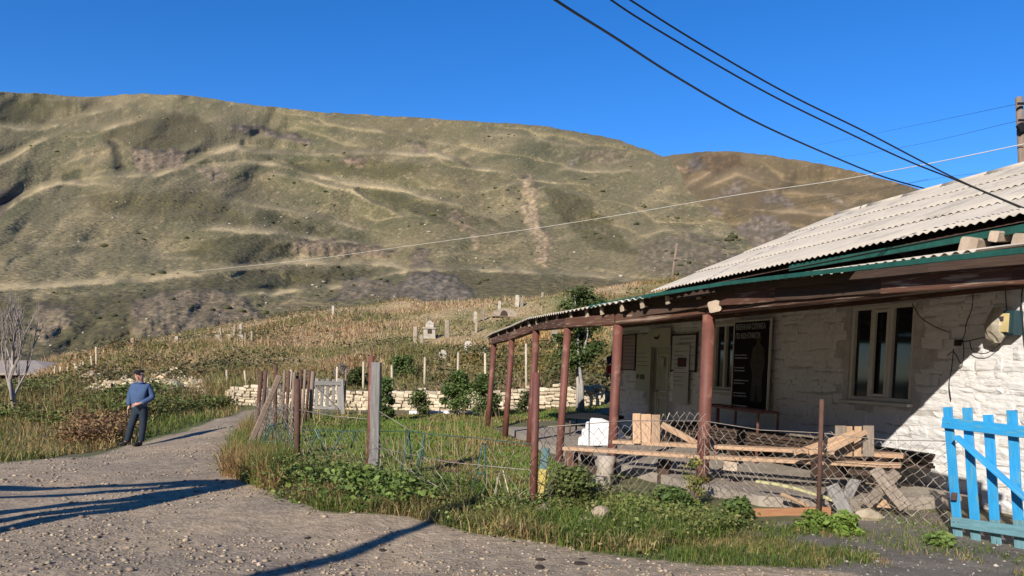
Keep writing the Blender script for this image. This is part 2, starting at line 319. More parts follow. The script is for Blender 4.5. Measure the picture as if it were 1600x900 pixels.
def blur(m):
    for _ in range(3):
        m[1:-1] = (m[:-2]+m[1:-1]*2+m[2:])/4; m[:, 1:-1] = (m[:, :-2]+m[:, 1:-1]*2+m[:, 2:])/4
    return m
SURF = {}
def sheet(name, px, sky, foot, lnr, rids, nrow, scree_and_shade, seed, tint=1.0):
    PX = np.repeat(px[:, None], nrow, 1); s = np.linspace(0, 1, nrow)[None]; f0 = foot(px)[:, None]
    rough = fbm(px/9, px*0+seed, 3, seed+60)*2.0+fbm(px/60, px*0, 2, seed+4)*3
    f1 = (sky(px)+rough)[:, None]; PY = f0+(f1-f0)*s
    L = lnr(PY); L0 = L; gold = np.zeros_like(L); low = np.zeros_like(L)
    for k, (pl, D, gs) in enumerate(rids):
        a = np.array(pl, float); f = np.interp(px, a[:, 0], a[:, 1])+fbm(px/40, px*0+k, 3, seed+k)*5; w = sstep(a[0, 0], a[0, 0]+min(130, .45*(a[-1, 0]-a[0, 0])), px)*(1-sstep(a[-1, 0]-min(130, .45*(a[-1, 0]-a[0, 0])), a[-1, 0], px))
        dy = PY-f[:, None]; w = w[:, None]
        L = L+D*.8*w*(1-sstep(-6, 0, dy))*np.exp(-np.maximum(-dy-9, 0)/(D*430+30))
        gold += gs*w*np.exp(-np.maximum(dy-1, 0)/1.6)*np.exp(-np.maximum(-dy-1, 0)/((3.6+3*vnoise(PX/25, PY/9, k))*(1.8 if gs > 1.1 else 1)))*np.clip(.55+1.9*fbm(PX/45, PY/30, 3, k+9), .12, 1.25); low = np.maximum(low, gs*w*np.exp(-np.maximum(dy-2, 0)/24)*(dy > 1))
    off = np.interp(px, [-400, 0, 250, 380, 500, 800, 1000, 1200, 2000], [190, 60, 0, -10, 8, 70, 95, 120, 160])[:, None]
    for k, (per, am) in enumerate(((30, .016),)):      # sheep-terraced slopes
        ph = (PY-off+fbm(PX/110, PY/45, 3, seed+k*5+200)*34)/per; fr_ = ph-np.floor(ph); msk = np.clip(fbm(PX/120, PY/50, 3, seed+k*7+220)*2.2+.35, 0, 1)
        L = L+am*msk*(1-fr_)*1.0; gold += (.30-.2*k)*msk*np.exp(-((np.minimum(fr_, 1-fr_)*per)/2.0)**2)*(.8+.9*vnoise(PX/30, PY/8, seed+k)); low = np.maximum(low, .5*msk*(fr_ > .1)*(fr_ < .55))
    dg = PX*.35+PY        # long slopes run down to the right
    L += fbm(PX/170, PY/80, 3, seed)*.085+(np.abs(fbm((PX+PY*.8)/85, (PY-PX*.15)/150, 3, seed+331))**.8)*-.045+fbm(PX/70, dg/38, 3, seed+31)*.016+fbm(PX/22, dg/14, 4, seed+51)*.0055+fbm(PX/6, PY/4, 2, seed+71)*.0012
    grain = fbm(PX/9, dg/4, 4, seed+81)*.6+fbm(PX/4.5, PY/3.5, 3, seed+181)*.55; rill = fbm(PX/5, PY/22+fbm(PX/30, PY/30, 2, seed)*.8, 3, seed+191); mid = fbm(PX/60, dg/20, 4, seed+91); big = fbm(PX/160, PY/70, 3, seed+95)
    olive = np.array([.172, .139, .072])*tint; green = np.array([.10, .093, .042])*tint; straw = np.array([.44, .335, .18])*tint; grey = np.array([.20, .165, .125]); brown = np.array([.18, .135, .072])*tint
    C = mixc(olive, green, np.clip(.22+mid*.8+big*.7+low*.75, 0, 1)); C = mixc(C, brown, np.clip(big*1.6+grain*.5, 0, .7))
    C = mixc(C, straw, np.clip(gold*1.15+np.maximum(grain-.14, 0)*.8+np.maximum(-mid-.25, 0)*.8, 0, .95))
    for poly, c, dep, sd in scree_and_shade:
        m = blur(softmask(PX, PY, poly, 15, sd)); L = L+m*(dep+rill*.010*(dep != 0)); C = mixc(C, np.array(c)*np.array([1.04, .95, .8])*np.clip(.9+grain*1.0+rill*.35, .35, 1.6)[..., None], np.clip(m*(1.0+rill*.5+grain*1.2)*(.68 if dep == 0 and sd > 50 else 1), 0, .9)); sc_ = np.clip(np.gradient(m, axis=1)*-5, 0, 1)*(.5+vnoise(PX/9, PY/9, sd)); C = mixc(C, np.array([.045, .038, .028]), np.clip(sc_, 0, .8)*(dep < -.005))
    rise = .0014*(PY[:, :1]-PY); L = np.maximum.accumulate(L-rise, axis=1)+rise; L[1:-1] = (L[:-2]+2*L[1:-1]+L[2:])/4; L[:, 1:-1] = (L[:, :-2]+2*L[:, 1:-1]+L[:, 2:])/4; L[:, 1:-1] = (L[:, :-2]+2*L[:, 1:-1]+L[:, 2:])/4
    d = np.array(c_f)[None, None]+np.array(c_r)[None, None]*((PX-800)/FPX)[..., None]+np.array(c_u)[None, None]*((PPY-PY)/FPX)[..., None]
    d = d/np.linalg.norm(d, axis=-1, keepdims=True); R = np.exp(L); V = d*R[..., None]+np.array([0, 0, H])
    SURF[name] = (V, PX, PY)
    back = []                                             # the far side beyond the crest
    top = V[:, -1]; hd = d[:, -1].copy(); hd[:, 2] = 0
    for q, dz in ((.04, -.002), (.12, -.025), (.4, -.2)): back.append(top+hd*(R[:, -1:]*q)+np.array([0, 0, 1])*R[:, -1:]*dz)
    V = np.concatenate([V, np.stack(back, 1)], 1); C = np.concatenate([C, np.repeat(C[:, -1:], 3, 1)], 1)
    n, m_ = V.shape[:2]; ix = np.arange(n*m_).reshape(n, m_)
    q = np.stack([ix[:-1, :-1], ix[1:, :-1], ix[1:, 1:], ix[:-1, 1:]], -1).reshape(-1, 4)
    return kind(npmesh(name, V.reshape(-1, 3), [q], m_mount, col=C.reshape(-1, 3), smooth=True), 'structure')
_by = np.array([150, 250, 300, 400, 450, 500, 560, 640]); _br = np.log(np.array([560, 350, 285, 175, 135, 105, 85, 68.]))
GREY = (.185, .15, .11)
DKG = (.068, .064, .028)  # dark green flank growth, its contrast also standing in for slope shade
SCREE_AND_SHADE = [([(400, 327), (433, 332), (560, 375), (640, 386), (600, 380), (480, 364), (400, 348)], DKG, 0, 51), ([(395, 368), (455, 380), (458, 402), (330, 412), (285, 398), (330, 372)], DKG, 0, 52), ([(400, 425), (517, 417), (620, 428), (560, 436), (460, 452), (330, 460), (290, 445)], DKG, 0, 53),
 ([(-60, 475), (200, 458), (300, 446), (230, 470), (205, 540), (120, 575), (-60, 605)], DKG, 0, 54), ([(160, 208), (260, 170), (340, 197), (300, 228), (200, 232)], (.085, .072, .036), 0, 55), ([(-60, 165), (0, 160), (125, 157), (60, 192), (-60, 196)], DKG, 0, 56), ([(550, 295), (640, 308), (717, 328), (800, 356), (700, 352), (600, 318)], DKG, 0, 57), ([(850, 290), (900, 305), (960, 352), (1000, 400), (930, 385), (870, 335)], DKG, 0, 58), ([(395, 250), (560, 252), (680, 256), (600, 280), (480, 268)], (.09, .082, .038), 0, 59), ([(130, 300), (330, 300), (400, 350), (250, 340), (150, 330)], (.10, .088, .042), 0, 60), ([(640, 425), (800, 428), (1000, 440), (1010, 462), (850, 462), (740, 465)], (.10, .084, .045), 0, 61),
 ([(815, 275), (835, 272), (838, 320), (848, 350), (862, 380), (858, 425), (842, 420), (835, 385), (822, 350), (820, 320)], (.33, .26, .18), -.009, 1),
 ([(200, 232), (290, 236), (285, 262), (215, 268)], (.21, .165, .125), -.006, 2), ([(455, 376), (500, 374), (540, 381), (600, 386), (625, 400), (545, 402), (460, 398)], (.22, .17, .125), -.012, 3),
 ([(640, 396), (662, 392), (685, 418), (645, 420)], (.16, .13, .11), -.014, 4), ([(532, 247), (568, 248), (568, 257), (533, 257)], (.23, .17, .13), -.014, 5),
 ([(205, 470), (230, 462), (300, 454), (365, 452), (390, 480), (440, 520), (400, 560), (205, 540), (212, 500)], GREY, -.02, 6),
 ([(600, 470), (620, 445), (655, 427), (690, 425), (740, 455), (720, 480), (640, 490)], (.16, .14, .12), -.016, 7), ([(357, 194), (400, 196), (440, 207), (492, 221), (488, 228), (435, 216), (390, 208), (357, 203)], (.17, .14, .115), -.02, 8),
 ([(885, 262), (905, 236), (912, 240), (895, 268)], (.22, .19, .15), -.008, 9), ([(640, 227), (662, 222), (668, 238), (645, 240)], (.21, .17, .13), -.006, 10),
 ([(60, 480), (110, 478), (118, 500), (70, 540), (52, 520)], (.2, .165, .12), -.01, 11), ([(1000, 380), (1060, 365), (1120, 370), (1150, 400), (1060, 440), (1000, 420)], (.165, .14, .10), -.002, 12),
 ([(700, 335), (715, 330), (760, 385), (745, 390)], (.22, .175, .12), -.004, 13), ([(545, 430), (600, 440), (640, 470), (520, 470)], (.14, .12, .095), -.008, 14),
 ([(-80, 300), (0, 297), (30, 306), (20, 322), (-10, 335), (-80, 350)], (.085, .07, .055), .0, 15), ([(158, 213), (170, 216), (200, 265), (193, 272), (178, 250)], (.05, .045, .03), .012, 16), ([(95, 265), (130, 262), (128, 280), (98, 282)], (.05, .055, .03), .0, 17),  # first two patches paint gully shade as dark colour; the last is bushes
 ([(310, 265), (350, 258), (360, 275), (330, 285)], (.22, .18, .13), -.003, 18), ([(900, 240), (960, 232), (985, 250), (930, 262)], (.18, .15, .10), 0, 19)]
FOOT = fpoly([(-400, 640), (0, 622), (80, 612), (130, 600), (210, 575), (300, 552), (400, 532), (500, 520), (665, 505), (837, 492), (1030, 478), (1100, 480), (1300, 490), (1600, 520), (2000, 540)])
sheet('mountain', np.arange(-420, 1900, 2.2), fpoly(SKYL), FOOT, lambda y: np.interp(y, _by, _br), RID, 300, SCREE_AND_SHADE, 2)
FSKY = [(950, 262), (1000, 255), (1042, 243), (1070, 240), (1100, 237), (1140, 235), (1180, 240), (1240, 249), (1300, 260), (1350, 272), (1400, 285), (1440, 298), (1550, 330), (1800, 370), (2100, 380)]
FRID = [([(1060, 297), (1090, 280), (1127, 256), (1150, 252)], .05, .5), ([(1078, 306), (1127, 281), (1150, 273), (1183, 283), (1230, 290)], .06, .7), ([(1130, 362), (1150, 345), (1183, 330), (1250, 332), (1350, 333), (1500, 335)], .12, .7), ([(1200, 300), (1280, 305), (1350, 310)], .04, .5)]
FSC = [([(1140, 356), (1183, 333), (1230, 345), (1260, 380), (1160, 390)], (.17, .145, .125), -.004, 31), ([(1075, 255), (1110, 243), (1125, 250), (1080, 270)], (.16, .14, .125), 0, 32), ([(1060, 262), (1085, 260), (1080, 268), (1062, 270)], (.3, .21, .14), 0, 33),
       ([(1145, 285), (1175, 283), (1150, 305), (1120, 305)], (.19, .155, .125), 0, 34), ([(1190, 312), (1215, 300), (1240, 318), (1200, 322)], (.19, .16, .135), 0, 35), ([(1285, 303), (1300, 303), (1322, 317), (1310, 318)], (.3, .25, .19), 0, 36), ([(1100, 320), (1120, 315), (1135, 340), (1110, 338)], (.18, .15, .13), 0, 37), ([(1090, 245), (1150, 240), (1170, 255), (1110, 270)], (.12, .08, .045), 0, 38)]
_fy = np.array([235, 330, 450]); _fr = np.log(np.array([980, 720, 500.]))
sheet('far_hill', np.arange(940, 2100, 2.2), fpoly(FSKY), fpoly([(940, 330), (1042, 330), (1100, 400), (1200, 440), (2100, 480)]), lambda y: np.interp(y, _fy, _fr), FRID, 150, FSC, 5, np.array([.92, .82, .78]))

# ------------------------------------------------------------------ house: front wall line from window edge P0 along DW (away to the left)
P0 = Vector((5.72, 11, 0)); DW = Vector((-.33, .944, 0)); NI = Vector((.944, .33, 0))
def wl(t, z, o=0.0): p = P0+DW*t-NI*o; return Vector((p.x, p.y, z))            # o = distance out of the wall
def wat(px, py, o=0.0):
    d = ray(px, py); q = P0-NI*o; s = q.dot(NI)/(d.x*NI.x+d.y*NI.y); p = Vector((d.x*s, d.y*s, H+d.z*s)); return (Vector((p.x, p.y, 0))-P0).dot(DW), p.z
UP = Vector((0, 0, 1))
house = thing('village_house', 'long whitewashed stone house with grey corrugated roof behind the porch', 'house', wl(3, 0))
wall = MB()
T0, T1, ZT = -5.0, 9.05, 3.3
W1 = [wat(1327, 551), wat(1426, 551)]; wz0, wz1 = wat(1370, 627)[1], wat(1376, 476)[1]
w1a, w1b = W1[1][0], W1[0][0]                                                    # t range of the big window
W2 = (wat(1149, 560)[0], wat(1114, 560)[0]); w2z0, w2z1 = wat(1130, 609)[1], wat(1130, 505)[1]
D1 = (wat(1046, 560)[0], wat(1017, 560)[0]); dz0, dz1 = .12, wat(1030, 544)[1]
holes = [(w1a, w1b, wz0, wz1), (W2[0], W2[1], w2z0, w2z1), (D1[0], D1[1], dz0, dz1)]
ts = sorted({T0, T1, *[h[0] for h in holes], *[h[1] for h in holes]}); zs = sorted({-.3, ZT, *[h[2] for h in holes], *[h[3] for h in holes]})
for a, b in zip(ts, ts[1:]):
    for c, d in zip(zs, zs[1:]):
        tm, zm = (a+b)/2, (c+d)/2
        if any(h[0] < tm < h[1] and h[2] < zm < h[3] for h in holes): continue
        wall.quad(wl(b, c), wl(a, c), wl(a, d), wl(b, d))
for (a, b, c, d) in holes:
    i = -.16
    wall.quad(wl(b, c), wl(b, d), wl(b, d, i), wl(b, c, i)); wall.quad(wl(a, d), wl(a, c), wl(a, c, i), wl(a, d, i))
    wall.quad(wl(a, c), wl(b, c), wl(b, c, i), wl(a, c, i)); wall.quad(wl(b, d), wl(a, d), wl(a, d, i), wl(b, d, i))
def far(t, z): return wl(t, z, -9.3)
wall.quad(wl(T1, -.3), wl(T1, ZT), far(T1, ZT), far(T1, -.3)); wall.quad(wl(T0, ZT), wl(T0, -.3), far(T0, -.3), far(T0, ZT)); wall.quad(far(T0, -.3), far(T1, -.3), far(T1, ZT), far(T0, ZT))
wallo = wall.build('wall', m_mortar, house)
# rough whitewashed stones standing proud of the joints
def stone_geo(w, h, d, j):
    nxs, nys = 4, 3; V = []; F = []
    for iy in range(nys):
        for ix in range(nxs):
            e = (ix in (0, nxs-1))+(iy in (0, nys-1)); inset = .0
            x = (ix/(nxs-1)-.5)*w; y = (iy/(nys-1)-.5)*h
            V.append((x+random.uniform(-j, j), y+random.uniform(-j, j)*.7, (d*(.25 if e == 2 else .5) if e else d)*random.uniform(.55, 1.25)))
    n = len(V)
    for iy in range(nys-1):
        for ix in range(nxs-1): a = iy*nxs+ix; F.append((a, a+1, a+nxs+1, a+nxs))
    ring = list(range(nxs))+[nxs*2-1]+list(range(nxs*nys-1, nxs*(nys-1)-1, -1))+[nxs]
    for k in ring: V.append((V[k][0]*1.03, V[k][1]*1.05, -.03))
    m = len(ring)
    for k in range(m): F.append((ring[k], n+k, n+(k+1) % m, ring[(k+1) % m]))
    return V, [tuple(reversed(f)) for f in F]
Mw = Matrix(((DW.x, 0, -NI.x, 0), (DW.y, 0, -NI.y, 0), (0, 1, 0, 0), (0, 0, 0, 1)))
def wallM(t, z, o=0): m = Mw.copy(); m.translation = wl(t, z, o); return m
cells = []; z = .0
while z < 3.15:
    h = random.uniform(.075, .17); t = T0+random.uniform(0, .3)
    while t < T1-.2:
        w = random.uniform(.10, .42); tc, zc = t+w/2, z+h/2+random.uniform(-.025, .025)
        if not any(a-.06 < tc+w/2 and tc-w/2 < b+.06 and c-.07 < zc+h/2 and zc-h/2 < d+.05 for a, b, c, d in holes): cells.append((tc, zc, w, h))
        t += w
    z += h
cells.sort(key=lambda c: c[0]); restw = MB()
near_ = [c for c in cells if c[0] > -2.6]; early = [c for c in cells if c[0] <= -2.6]
for k, (tc, zc, w, h) in enumerate(near_+early):
    V, F = stone_geo(w*random.uniform(.95, 1.06), h*random.uniform(.9, 1.12), random.uniform(.006, .024), .022)
    if k < 296: 
        me = bpy.data.meshes.new('stone'); me.from_pydata([(x, y, q) for x, y, q in V], [], [tuple(reversed(f)) for f in F]); me.materials.append(m_white); _link(bpy.data.objects.new('stone', me), wallo, wallM(tc, zc))
    else:
        M = wallM(tc, zc); restw.add([M @ Vector(v) for v in V], [tuple(reversed(f)) for f in F])
kind(restw.build('stones', m_white, wallo), 'stuff')
# roof
EZ0, EZ1 = 1.85+H, 1.66+H; RT = 4.95
def rp(t, q, lift=0):                      # t along the wall, q up-slope metres (horizontal)
    e = EZ0+(EZ1-EZ0)*min(max((t+1)/7.7, -.6), 1.1); r = 3.94+H-.02*(t+1); z = e+(r-e)*q/RT
    return wl(t, z+lift, .5-q)
RA, RB = -5.6, 6.75
roof = MB(); roof.quad(rp(RA, 0, -.06), rp(RB, 0, -.06), rp(RB, RT, -.06), rp(RA, RT, -.06)); roof.quad(rp(RB, RT, -.06), rp(RA, RT, -.06), wl(RA, EZ0-.06, .5-2*RT), wl(RB, EZ1-.06, .5-2*RT))
# gable infill
roof.add([rp(RB-.4, .5, -.07), rp(RB-.4, RT, -.07), wl(RB-.4, EZ1-.07, 1-2*RT)], [(0, 1, 2)]); roofo = roof.build('roof', m_dark, house)
def corr(fn, ta, tb, qa, qb, waves, amp, lift0, lift1, per=6):
    n = waves*per+1; V = []; rows = 4
    for j in range(rows):
        f = j/(rows-1)
        for i in range(n): V.append(fn(ta+(tb-ta)*i/(n-1), qa+(qb-qa)*f, lift0+(lift1-lift0)*f+amp*math.sin(2*math.pi*i/per)))
    V += [v+Vector((0, 0, -.008)) for v in V[:n]]; b = rows*n
    F = [(j*n+i, (j+1)*n+i, (j+1)*n+i+1, j*n+i+1) for j in range(rows-1) for i in range(n-1)]+[(b+i, i, i+1, b+i+1) for i in range(n-1)]
    return V, F
t = RB; rows = [0, 1.28, 2.5, 3.75, RT]; ncol = 0
while t > RA:
    for j in range(4):
        zinc = (t < -2.3 and j == 0)
        V, F = corr(rp, t+.02, t-1.0, max(rows[j]-.14-random.uniform(0, .03), -.0) if j else -random.uniform(0, .05), rows[j+1], 8, .015, .052+random.uniform(0, .010), .03)
        sh = MB().add(V, F).build('roof_sheet', m_zinc if zinc else m_slate, roofo, smooth=True)
    t -= .98; ncol += 1
rc = MB()
for k in range(12):
    a = RB-k*1.0; rc.tube([rp(a, RT, .03), rp(a-1.04, RT, .032)], .06, 8)
rc.build('ridge_cap', m_slate, roofo, smooth=True)
# windows
def window(t0, t1, z0, z1, cuts, sash, sill=True):
    f = MB(); w = .06; o = -.05
    for a, b, c, d in ((t0, t1, z1-w, z1), (t0, t1, z0, z0+w)): f.bar(wl(a+.002, (c+d)/2, o), wl(b-.002, (c+d)/2, o), .07, w, up=UP)
    for tt in [t0+w/2, t1-w/2]+cuts: f.bar(wl(tt, z0+w, o-.003), wl(tt, z1-w, o-.003), .07, w, up=DW)
    wo = f.build('window', m_frame, house)
    e = [t0+w]+cuts+[t1-w]
    for k, (a, b) in enumerate(zip(e, e[1:])):
        MB().add([wl(b, z0+w, -.08), wl(a, z0+w, -.08), wl(a, z1-w, -.08), wl(b, z1-w, -.08)], [(0, 1, 2, 3)]).build('pane', m_glass, wo)
        if k == sash:
            s = MB(); i = .045
            for tt in (a+.05, b-.05): s.bar(wl(tt, z0+w+.004, -.03), wl(tt, z1-w-.004, -.03), .05, i, up=DW)
            for zz in (z0+w+.03, z1-w-.03): s.bar(wl(a+.075, zz, -.031), wl(b-.075, zz, -.031), .05, i, up=UP)
            s.build('sash', m_frame, wo)
    if sill: bar('sill', wl(t0-.06, z0-.028, .03), wl(t1+.06, z0-.028, .03), .16, .045, m_frame, wo)
    return wo
tw = w1b-w1a
window(w1a, w1b, wz0, wz1, [w1a+tw*.36, w1a+tw*.66], 1)
window(W2[0], W2[1], w2z0, w2z1, [W2[0]+(W2[1]-W2[0])*.52], 9)
m_door = mat('cream_door', (.42, .40, .27), (.34, .325, .215), 3, .5)
door = MB().bar(wl(D1[0]+.004, (dz0+dz1)/2, -.1), wl(D1[1]-.004, (dz0+dz1)/2, -.1), .05, dz1-dz0, up=UP).build('door', m_door, house)
dc = (D1[0]+D1[1])/2
for za, zb in ((dz0+.15, dz0+.85), (dz0+1.0, dz1-.15)):
    g = MB(); o = -.065
    for tt in (D1[0]+.16, D1[1]-.28): g.bar(wl(tt, za, o), wl(tt, zb, o), .02, .03, up=DW)
    for zz in (za, zb): g.bar(wl(D1[0]+.16, zz, o), wl(D1[1]-.28, zz, o), .02, .03, up=UP)
    g.build('door_panel', m_frame, door)
bar('door_leaf_edge', wl(D1[1]-.2, dz0, -.066), wl(D1[1]-.2, dz1, -.066), .025, .03, m_frame, door, up=DW)
tube('handle', [wl(D1[1]-.24, 1.12, -.06), wl(D1[1]-.24, 1.12, -.015), wl(D1[1]-.36, 1.12, -.015)], .011, m_oldrust, door)

# ------------------------------------------------------------------ porch
porch = thing('porch', 'lean-to porch of brown round posts and dark rafters along the house front', 'porch', (1, 13, 0))
POSTS = [(1108, 492, 1096, 772, 10.5, .087), (966, 508, 955, 742, 11.95, .075), (887, 513, 873, 727, 13.2, .064), (838, 517, 827, 699, 15.7, .072), (800, 531, 789, 685, 17.4, .066), (772, 538, 762, 668, 20.2, .072)]
tops = []
for x0, y0, x1, y1, Y, r in POSTS:
    b = at(x1, y1, Y); g = gz1(b.x, b.y); b.z = min(b.z, g)-.05; tp = at(x0, y0, Y); tops.append(tp)
    tube('post', [b, b.lerp(tp, .4), tp], r, m_rust, porch, 14)
# header beam over the posts
ht = [t_+Vector((0, 0, .085)) for t_ in tops]
ext = at(1640, 425, 6.0); ext.z = ht[0].z+.02
chain = [ext]+ht+[ht[-1]+(ht[-1]-ht[-2]).normalized()*.5]
for a, b in zip(chain, chain[1:]): d = (b-a).normalized()*.01; bar('beam', a+d, b-d, .14, .17, m_beam, porch, jit=.006, seg=4)
EAVE = [at(*p) for p in [(760, 530, 20.9), (772, 523, 20.0), (800, 513, 17.5), (830, 500.5, 15.5), (887, 491, 13.1), (960, 478, 11.7), (1100, 453.5, 10.2), (1300, 432, 7.9), (1600, 402, 6.0), (1720, 391, 5.45)]]
def wt(p): return (Vector((p.x, p.y, 0))-P0).dot(DW)
_et = np.array([wt(p) for p in EAVE]); _eo = np.argsort(_et); _ea = np.array([tuple(p) for p in EAVE])[_eo]; _et = _et[_eo]
def eave(t): return Vector([float(np.interp(t, _et, _ea[:, k])) for k in range(3)])
def inner(t): return wl(t, 1.57+H-.028*max(t-4, 0), .02)
def pr(t, q, lift=0): p = eave(t).lerp(inner(t), q); return Vector((p.x, p.y, p.z+lift))
PE = -2.35                                                # roof sheets are missing nearer than this
tt = _et[-1]-.02
while tt > PE+.2:
    n = min(1.0, tt-PE)
    for qa, qb, l0 in ((-.02, .53, .05), (.49, 1.0, .075)):
        V, F = corr(pr, tt, tt-n, qa, qb, 7, .018, l0, l0-.015); MB().add(V, F).build('roof_sheet', m_slate, porch, smooth=True)
    tt -= n*.985
# rafters with pale ends
rx = [778, 791, 802, 812, 824, 836, 852, 868, 888, 913, 937, 968, 1000, 1039, 1088]
rts = []
for x in rx:
    k = min(np.linspace(_et[0], _et[-1], 900), key=lambda t_: abs(proj(eave(t_))[0]-x)); rts.append(float(k))
for k in rts:
    e = pr(k, .015, -.045); i_ = pr(k, .99, -.05)
    bar('rafter', e, i_, .07, .11, m_dark, porch, up=UP); d = (e-i_).normalized()
    bar('rafter_end', e+d*.03, e+d*.002, .078, .118, m_cut, porch, up=UP)
for q in (.1, .35, .6, .85):                              # battens under the sheets
    ks = np.linspace(PE+.02, _et[-1]-.05, 9)
    for a, b in zip(ks, ks[1:]): bar('batten', pr(a, q, .02), pr(b, q, .02), .06, .035, m_dark, porch)
ks = list(np.linspace(_et[0]+.05, _et[-1], 12))
for k, (a, b) in enumerate(zip(ks, ks[1:])):               # green painted edge strip
    if b < 3.6: bar('edge_strip', pr(a, 0, .045)-NI*.07, pr(b, 0, .045)-NI*.07, .02, .048, m_green, porch)
    bar('fascia_board', pr(a, .03, -.02)-NI*.01, pr(b, .03, -.02)-NI*.01, .03, .09, m_dark, porch, jit=.004, seg=3)
for k, (a, b) in enumerate(((-4.4, -2.6), (-2.6, -1.0), (-1.0, .6), (.6, 1.9))):
    bar('eave_board', pr(a, .05, -.14), pr(b, .05, -.14), .04, .16, [m_beam, m_dark, m_beam, m_dark][k], porch, jit=.01, seg=3)
bar('purlin', at(1250, 462, 8.9), at(1640, 414, 6.05), .10, .07, m_cut, porch, jit=.004, seg=4)
# open frame at the near end: planks, green board, block ends
bar('roof_board', wl(-4.6, 3.40, .46), wl(2.2, 3.37, .46), .03, .10, m_green, porch)
for (px, py, Y, s) in ((1511, 386, 7.7, .19), (1552, 370, 8.2, .10), (1592, 378, 7.3, .15)):
    tq, zq = wat(px, py, .62); c = wl(tq, zq, .62); bar('beam_end', c, c+Vector((.3, .2, .04)), s*1.1, s*1.25, m_cut, porch, up=(.5, .1, .85), jit=.006)
c = at(1129, 478, 10.15); bar('beam_end', c+Vector((-.13, -.08, -.02)), c+Vector((.12, .3, .05)), .16, .15, m_cut, porch, up=(-.3, 0, 1), jit=.008)
# dark ceiling boards along the wall top
bar('wall_plate', wl(-4.8, 2.86, .06), wl(9.0, 2.74, .06), .12, .2, m_beam, porch, seg=8, jit=.01)
# porch floor
fl = MB(); pts = [wl(-.95, 0, 2.55), wl(-.6, 0, 3.0), wl(.8, 0, 3.25), wl(3, 0, 3.4), wl(6, 0, 3.4), wl(9.4, 0, 2.9), wl(9.4, 0, .0), wl(-1.2, 0, 0)]
zf = .10; n = len(pts); fl.add([p+UP*zf for p in pts]+[p-UP*.3 for p in pts], [tuple(range(n))[::-1]]+[(i, (i+1) % n, n+(i+1) % n, n+i) for i in range(n)])
kind(fl.build('porch_floor', m_conc), 'structure')

# unseen ridge added behind the viewer to cut sky light reaching the porch
az = np.linspace(math.radians(100), math.radians(440), 90); V = []; rr = [(60, -2), (160, 14), (300, 80), (420, 160), (520, 232), (700, 200), (900, 0)]
V = np.array([[math.sin(a)*r*(1+.1*math.sin(a*5)), math.cos(a)*r, (z if z > 0 else z)*(.9+.08*math.sin(a*3+1))*float(np.clip(min((a-math.radians(100))/.9, (math.radians(296)-a)/.5), .02, 1) if z > 0 else 1)] for a in az for r, z in rr])
V = V[(np.arange(len(V))//7 >= 0)]
n7 = len(rr); ii = np.arange(90*n7).reshape(90, n7); q = np.stack([ii[:-1, :-1], ii[1:, :-1], ii[1:, 1:], ii[:-1, 1:]], -1)
selr = (np.degrees(az[:-1]) > 100) & (np.degrees(az[:-1]) < 292)
kind(npmesh('sky_blocking_ridge', V, [q[selr].reshape(-1, 4)], m_mount, col=np.tile([.13, .11, .05], (len(V), 1)), smooth=True), 'structure')

# ------------------------------------------------------------------ things on the front wall
def panel(name, label, cat, px0, py0, px1, py1, material, o=.06, th=.02, group=None, frame=None, fw=.03):
    (t0, za), (t1, zb) = wat(px0, py0, o), wat(px1, py1, o); t0, t1 = min(t0, t1), max(t0, t1); z0, z1 = min(za, zb), max(za, zb)
    r = thing(name, label, cat, wl((t0+t1)/2, z0, o), group)
    bar('sheet', wl(t0, (z0+z1)/2, o), wl(t1, (z0+z1)/2, o), th, z1-z0, material, r, up=UP, bev=.05)
    if frame:
        f = MB()
        for tt_ in (t0, t1): f.bar(wl(tt_, z0-fw, o+.005), wl(tt_, z1+fw, o+.005), th+.02, fw, up=DW)
        for zz in (z0, z1): f.bar(wl(t0+fw/2, zz, o+.006), wl(t1-fw/2, zz, o+.006), th+.02, fw, up=UP)
        f.build('frame', frame, r)
    return r, t0, t1, z0, z1
def text(name, body, t, z, o, size, material, parent, wfac=1.0):
    """lettering on the wall; t is the left edge as read"""
    cu = bpy.data.curves.new(name, 'FONT'); cu.body = body; cu.size = size; cu.extrude = .002; tmp = bpy.data.objects.new('tmp', cu); COL.objects.link(tmp)
    dg_ = bpy.context.evaluated_depsgraph_get(); me = bpy.data.meshes.new_from_object(tmp.evaluated_get(dg_)); bpy.data.objects.remove(tmp)
    me.materials.clear(); me.materials.append(material); M = Matrix(((-DW.x*wfac, 0, -NI.x, 0), (-DW.y*wfac, 0, -NI.y, 0), (0, 1, 0, 0), (0, 0, 0, 1))); M.translation = wl(t, z, o)
    ob = bpy.data.objects.new(name, me); return _link(ob, parent, M)
m_paper = mat('paper', (.52, .50, .47), (.44, .42, .39), 3, .8); m_pink = mat('pinkish_paper', (.40, .30, .29), (.33, .25, .24), 3, .8); m_ink = mat('print_ink', (.06, .045, .06), None, 3, .8)
m_cream = mat('cream_board', (.50, .48, .36), (.42, .40, .30), 3, .8); m_black2 = mat('banner_black', (.014, .012, .014), (.022, .018, .018), 3, .9, spec=.1); m_letter = mat('banner_white', (.42, .42, .42), None, 3, .7)
m_sold = mat('banner_camouflage', (.075, .06, .045), (.03, .03, .024), 14, .7); m_red = mat('red_cloth', (.28, .02, .02), None, 3, .8); m_bluec = mat('blue_cloth', (.02, .03, .12), None, 3, .8)
